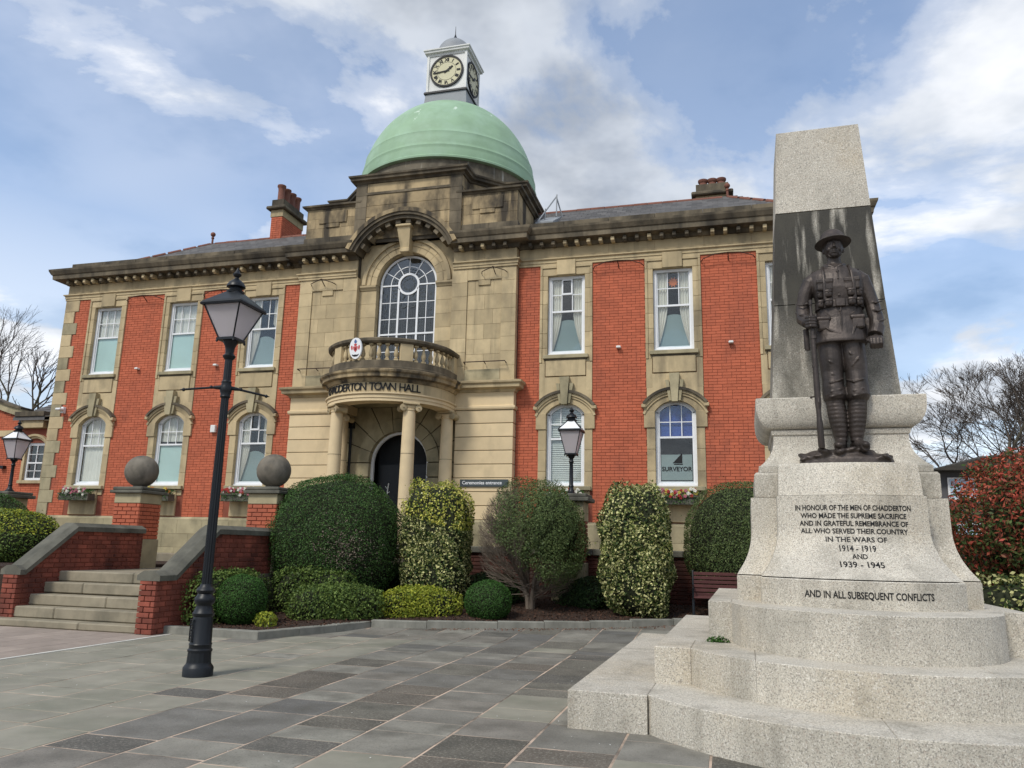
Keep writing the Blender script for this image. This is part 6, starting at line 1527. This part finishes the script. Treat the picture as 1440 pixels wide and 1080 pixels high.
V = [(3.0, -.3, 4.9), (7.9, -.3, 4.9), (7.9, 4, 7.0), (3.0, 4, 7.0)]; obj('slate_roof', meshof('slate_roof', V+[(v[0], v[1], v[2]-.12) for v in V], [(0, 1, 2, 3), (7, 6, 5, 4), (0, 4, 5, 1), (1, 5, 6, 2), (2, 6, 7, 3), (3, 7, 4, 0)], M_slate), lh)
for r in range(14):
    blk('slate_course', lh, 3.05, 7.85, -.3+r*.29, -.02+r*.29, 4.91+r*.1416, 4.925+r*.1416+.02, M_slate, .004)
MB().tube([(3.0, 4, 7.02), (7.9, 4, 7.02)], .09, 8).obj('ridge_tiles', M_terra, lh)
wq = MB(); wq.box(3.55, 3.63, .08, .16, 2.5, 3.95).box(4.34, 4.42, .08, .16, 2.5, 3.95).box(3.63, 4.34, .08, .16, 2.5, 2.6).box(3.63, 4.34, .08, .16, 3.85, 3.95).box(3.63, 4.34, .07, .15, 3.15, 3.2).box(3.97, 4.0, .09, .13, 2.6, 3.85).box(3.63, 4.34, .09, .13, 2.86, 2.88).box(3.63, 4.34, .09, .13, 3.5, 3.52)
wo = wq.obj('window', M_white, lh); MB().box(3.6, 4.38, .12, .13, 2.5, 3.95).obj('pane', M_glass, wo); MB().box(3.5, 4.5, .4, .45, 2.4, 4.0).obj('room', M_inside, wo)
for s, xx in ((-1, 3.42), (1, 4.42)): blk('jamb_stone', lh, xx, xx+.13, -.03, .1, 2.45, 3.9, M_stone)
g = MB(); a_ = .62
for r0_, r1_, y0_ in ((.74, .82, -.14), (.66, .74, -.07)): strip(g, arc(3.985, 3.45, r0_, -1.0, 1.0, 12), arc(3.985, 3.45, r1_, -1.0, 1.0, 12), y0_, .0)
g.obj('hood_mould', M_stone, lh); blk('sill', lh, 3.4, 4.57, -.1, .1, 2.38, 2.5, M_stone)
q = MB(); q.box(-.1, .1, -.15, 0, -.06, .06); q.obj('wall_lamp', M_iron, lh, loc=(2.6, 0, 3.0))
# low building with pale windows beyond the wall on the right
rh = thing('low_building', 'low dark-roofed building with pale windows seen through the gap right of the memorial', 'building', (13, 30, 0))
q = MB(); q.box(-5.9, 14, 0, 8, 0, 4.4); q.obj('wall', mat('grey_render', (.11, .11, .115), .9, 0, (2, .2), None), rh)
for x in (-5.1, -3.6, -2.2, -.8, .7, 2.2):
    for z0 in (1.9, 3.45):
        w = MB(); w.box(x-.45, x+.45, -.05, .0, z0, z0+.75); wo = w.obj('window', M_white, rh); MB().box(x-.38, x+.38, -.06, -.051, z0+.06, z0+.69).obj('pane', mat('sky_reflection_pane', (.45, .58, .72), .2, 0, (2, .2), None) if 'sky_reflection_pane' not in MATS else MATS['sky_reflection_pane'], wo)  # pale blue painted on the panes in place of reflected sky
V = [(-6.3, -.5, 4.4), (14, -.5, 4.4), (14, 4, 5.4), (-3.3, 4, 5.4), (-6.3, 8.5, 4.4), (14, 8.5, 4.4)]; obj('roof', meshof('roof', V, [(0, 1, 2, 3), (3, 2, 5, 4), (0, 3, 4), (0, 4, 5, 1)], mat('brown_roof', (.055, .05, .042), .9, 0, (2, .3), (20, .5, .02))), rh)
for r in range(12): blk('tile_course', rh, -6.0+r*.27, 14, -.5+r*.38, -.12+r*.38, 4.41+r*.0845, 4.44+r*.0845+.03, MATS['brown_roof'], .004)
# ================================================================== BARE TREES
def bare_tree(lab, loc, trunks, seed, lv, l0, r0, spread, up, group, lean=(0, 0, 0)):
    t = thing('bare_tree', lab, 'tree', loc, group=group); rr = random.Random(seed); tr = MB(); cr = MB()
    def g(p, d, l, r, lv_):
        r = max(r, .0075)
        q = p+d*l; mid = (p+q)/2+Vector((rr.uniform(-1, 1), rr.uniform(-1, 1), rr.uniform(-.4, .4)))*l*.07
        mb = tr if r > .05 else cr
        mb.tube([p, mid, q], [r, r*.86, r*.74], 7 if r > .05 else (4 if r > .02 else 3))
        if lv_ == 0: return
        nb = 3 if lv_ < 6 and rr.random() < .55 else 2
        for k in range(nb):
            sp = spread*(.7 if k == 0 else 1.25); d2 = (d+Vector((rr.gauss(0, 1), rr.gauss(0, 1), rr.gauss(0, .7)))*sp+Vector((0, 0, up))).normalized(); g(q, d2, l*rr.uniform(.68, .90), r*(.74 if k == 0 else .56), lv_-1)
        if lv_ > 2 and rr.random() < .6:
            d2 = (d+Vector((rr.gauss(0, 1), rr.gauss(0, 1), 0))*.8).normalized(); g(mid, d2, l*.6, r*.35, max(0, lv_-3))
    for dx, dv, rs_ in trunks: g(Vector((dx, 0, 0)), Vector(dv).normalized(), l0, r0*rs_, lv)
    tr.obj('trunk', M_bark, t, 60); cr.obj('crown', M_twig, t)
bare_tree('large bare winter tree with forked mossy trunks right of the memorial', (11.6, 38, 1.5), [(0, (.05, 0, 1), 1.0), (.5, (.35, .1, 1), .8), (-.4, (-.5, 0, 1), .7)], 4, 9, 2.05, .16, .29, .04, 'bare trees')
bare_tree('bare winter tree at the right edge of the view', (14.4, 41, 1.5), [(0, (.0, 0, 1), 1.0), (.3, (-.4, .1, 1), .8), (0, (-.15, .3, 1), .7)], 8, 9, 2.05, .16, .30, .06, 'bare trees')
bare_tree('small bare tree low behind the roofs right of the memorial', (12.6, 48, 3.2), [(0, (.0, 0, 1), 1.0), (0, (.6, .1, 1), .7), (0, (-.6, .1, 1), .7)], 15, 6, .62, .06, .42, .0, 'bare trees')
bare_tree('bare winter tree behind the gabled house at the left edge', (-46, 40, 1), [(0, (.1, 0, 1), 1.0), (.3, (.4, 0, 1), .8), (0, (-.3, 0, 1), .7)], 23, 8, 3.5, .28, .30, .08, 'bare trees')
# far hedge line closing the horizon
hz = thing('distant_hedge', 'dark hedge line on the horizon behind the low building', 'hedge', (10, 60, 0))
n = 9000; P = np.stack([RNG.uniform(-12, 40, n), RNG.uniform(-1.5, 1.5, n), RNG.uniform(0, 3.2, n)], 1); P[:, 2] *= 1+.25*np.sin(P[:, 0]*.7)
leaves('foliage', P, RNG.normal(0, 1, (n, 3)), .45, M_low, hz, .6, 1); MB().box(-12, 40, -1, 1, 0, 2.6).obj('inner_growth', M_core, hz)
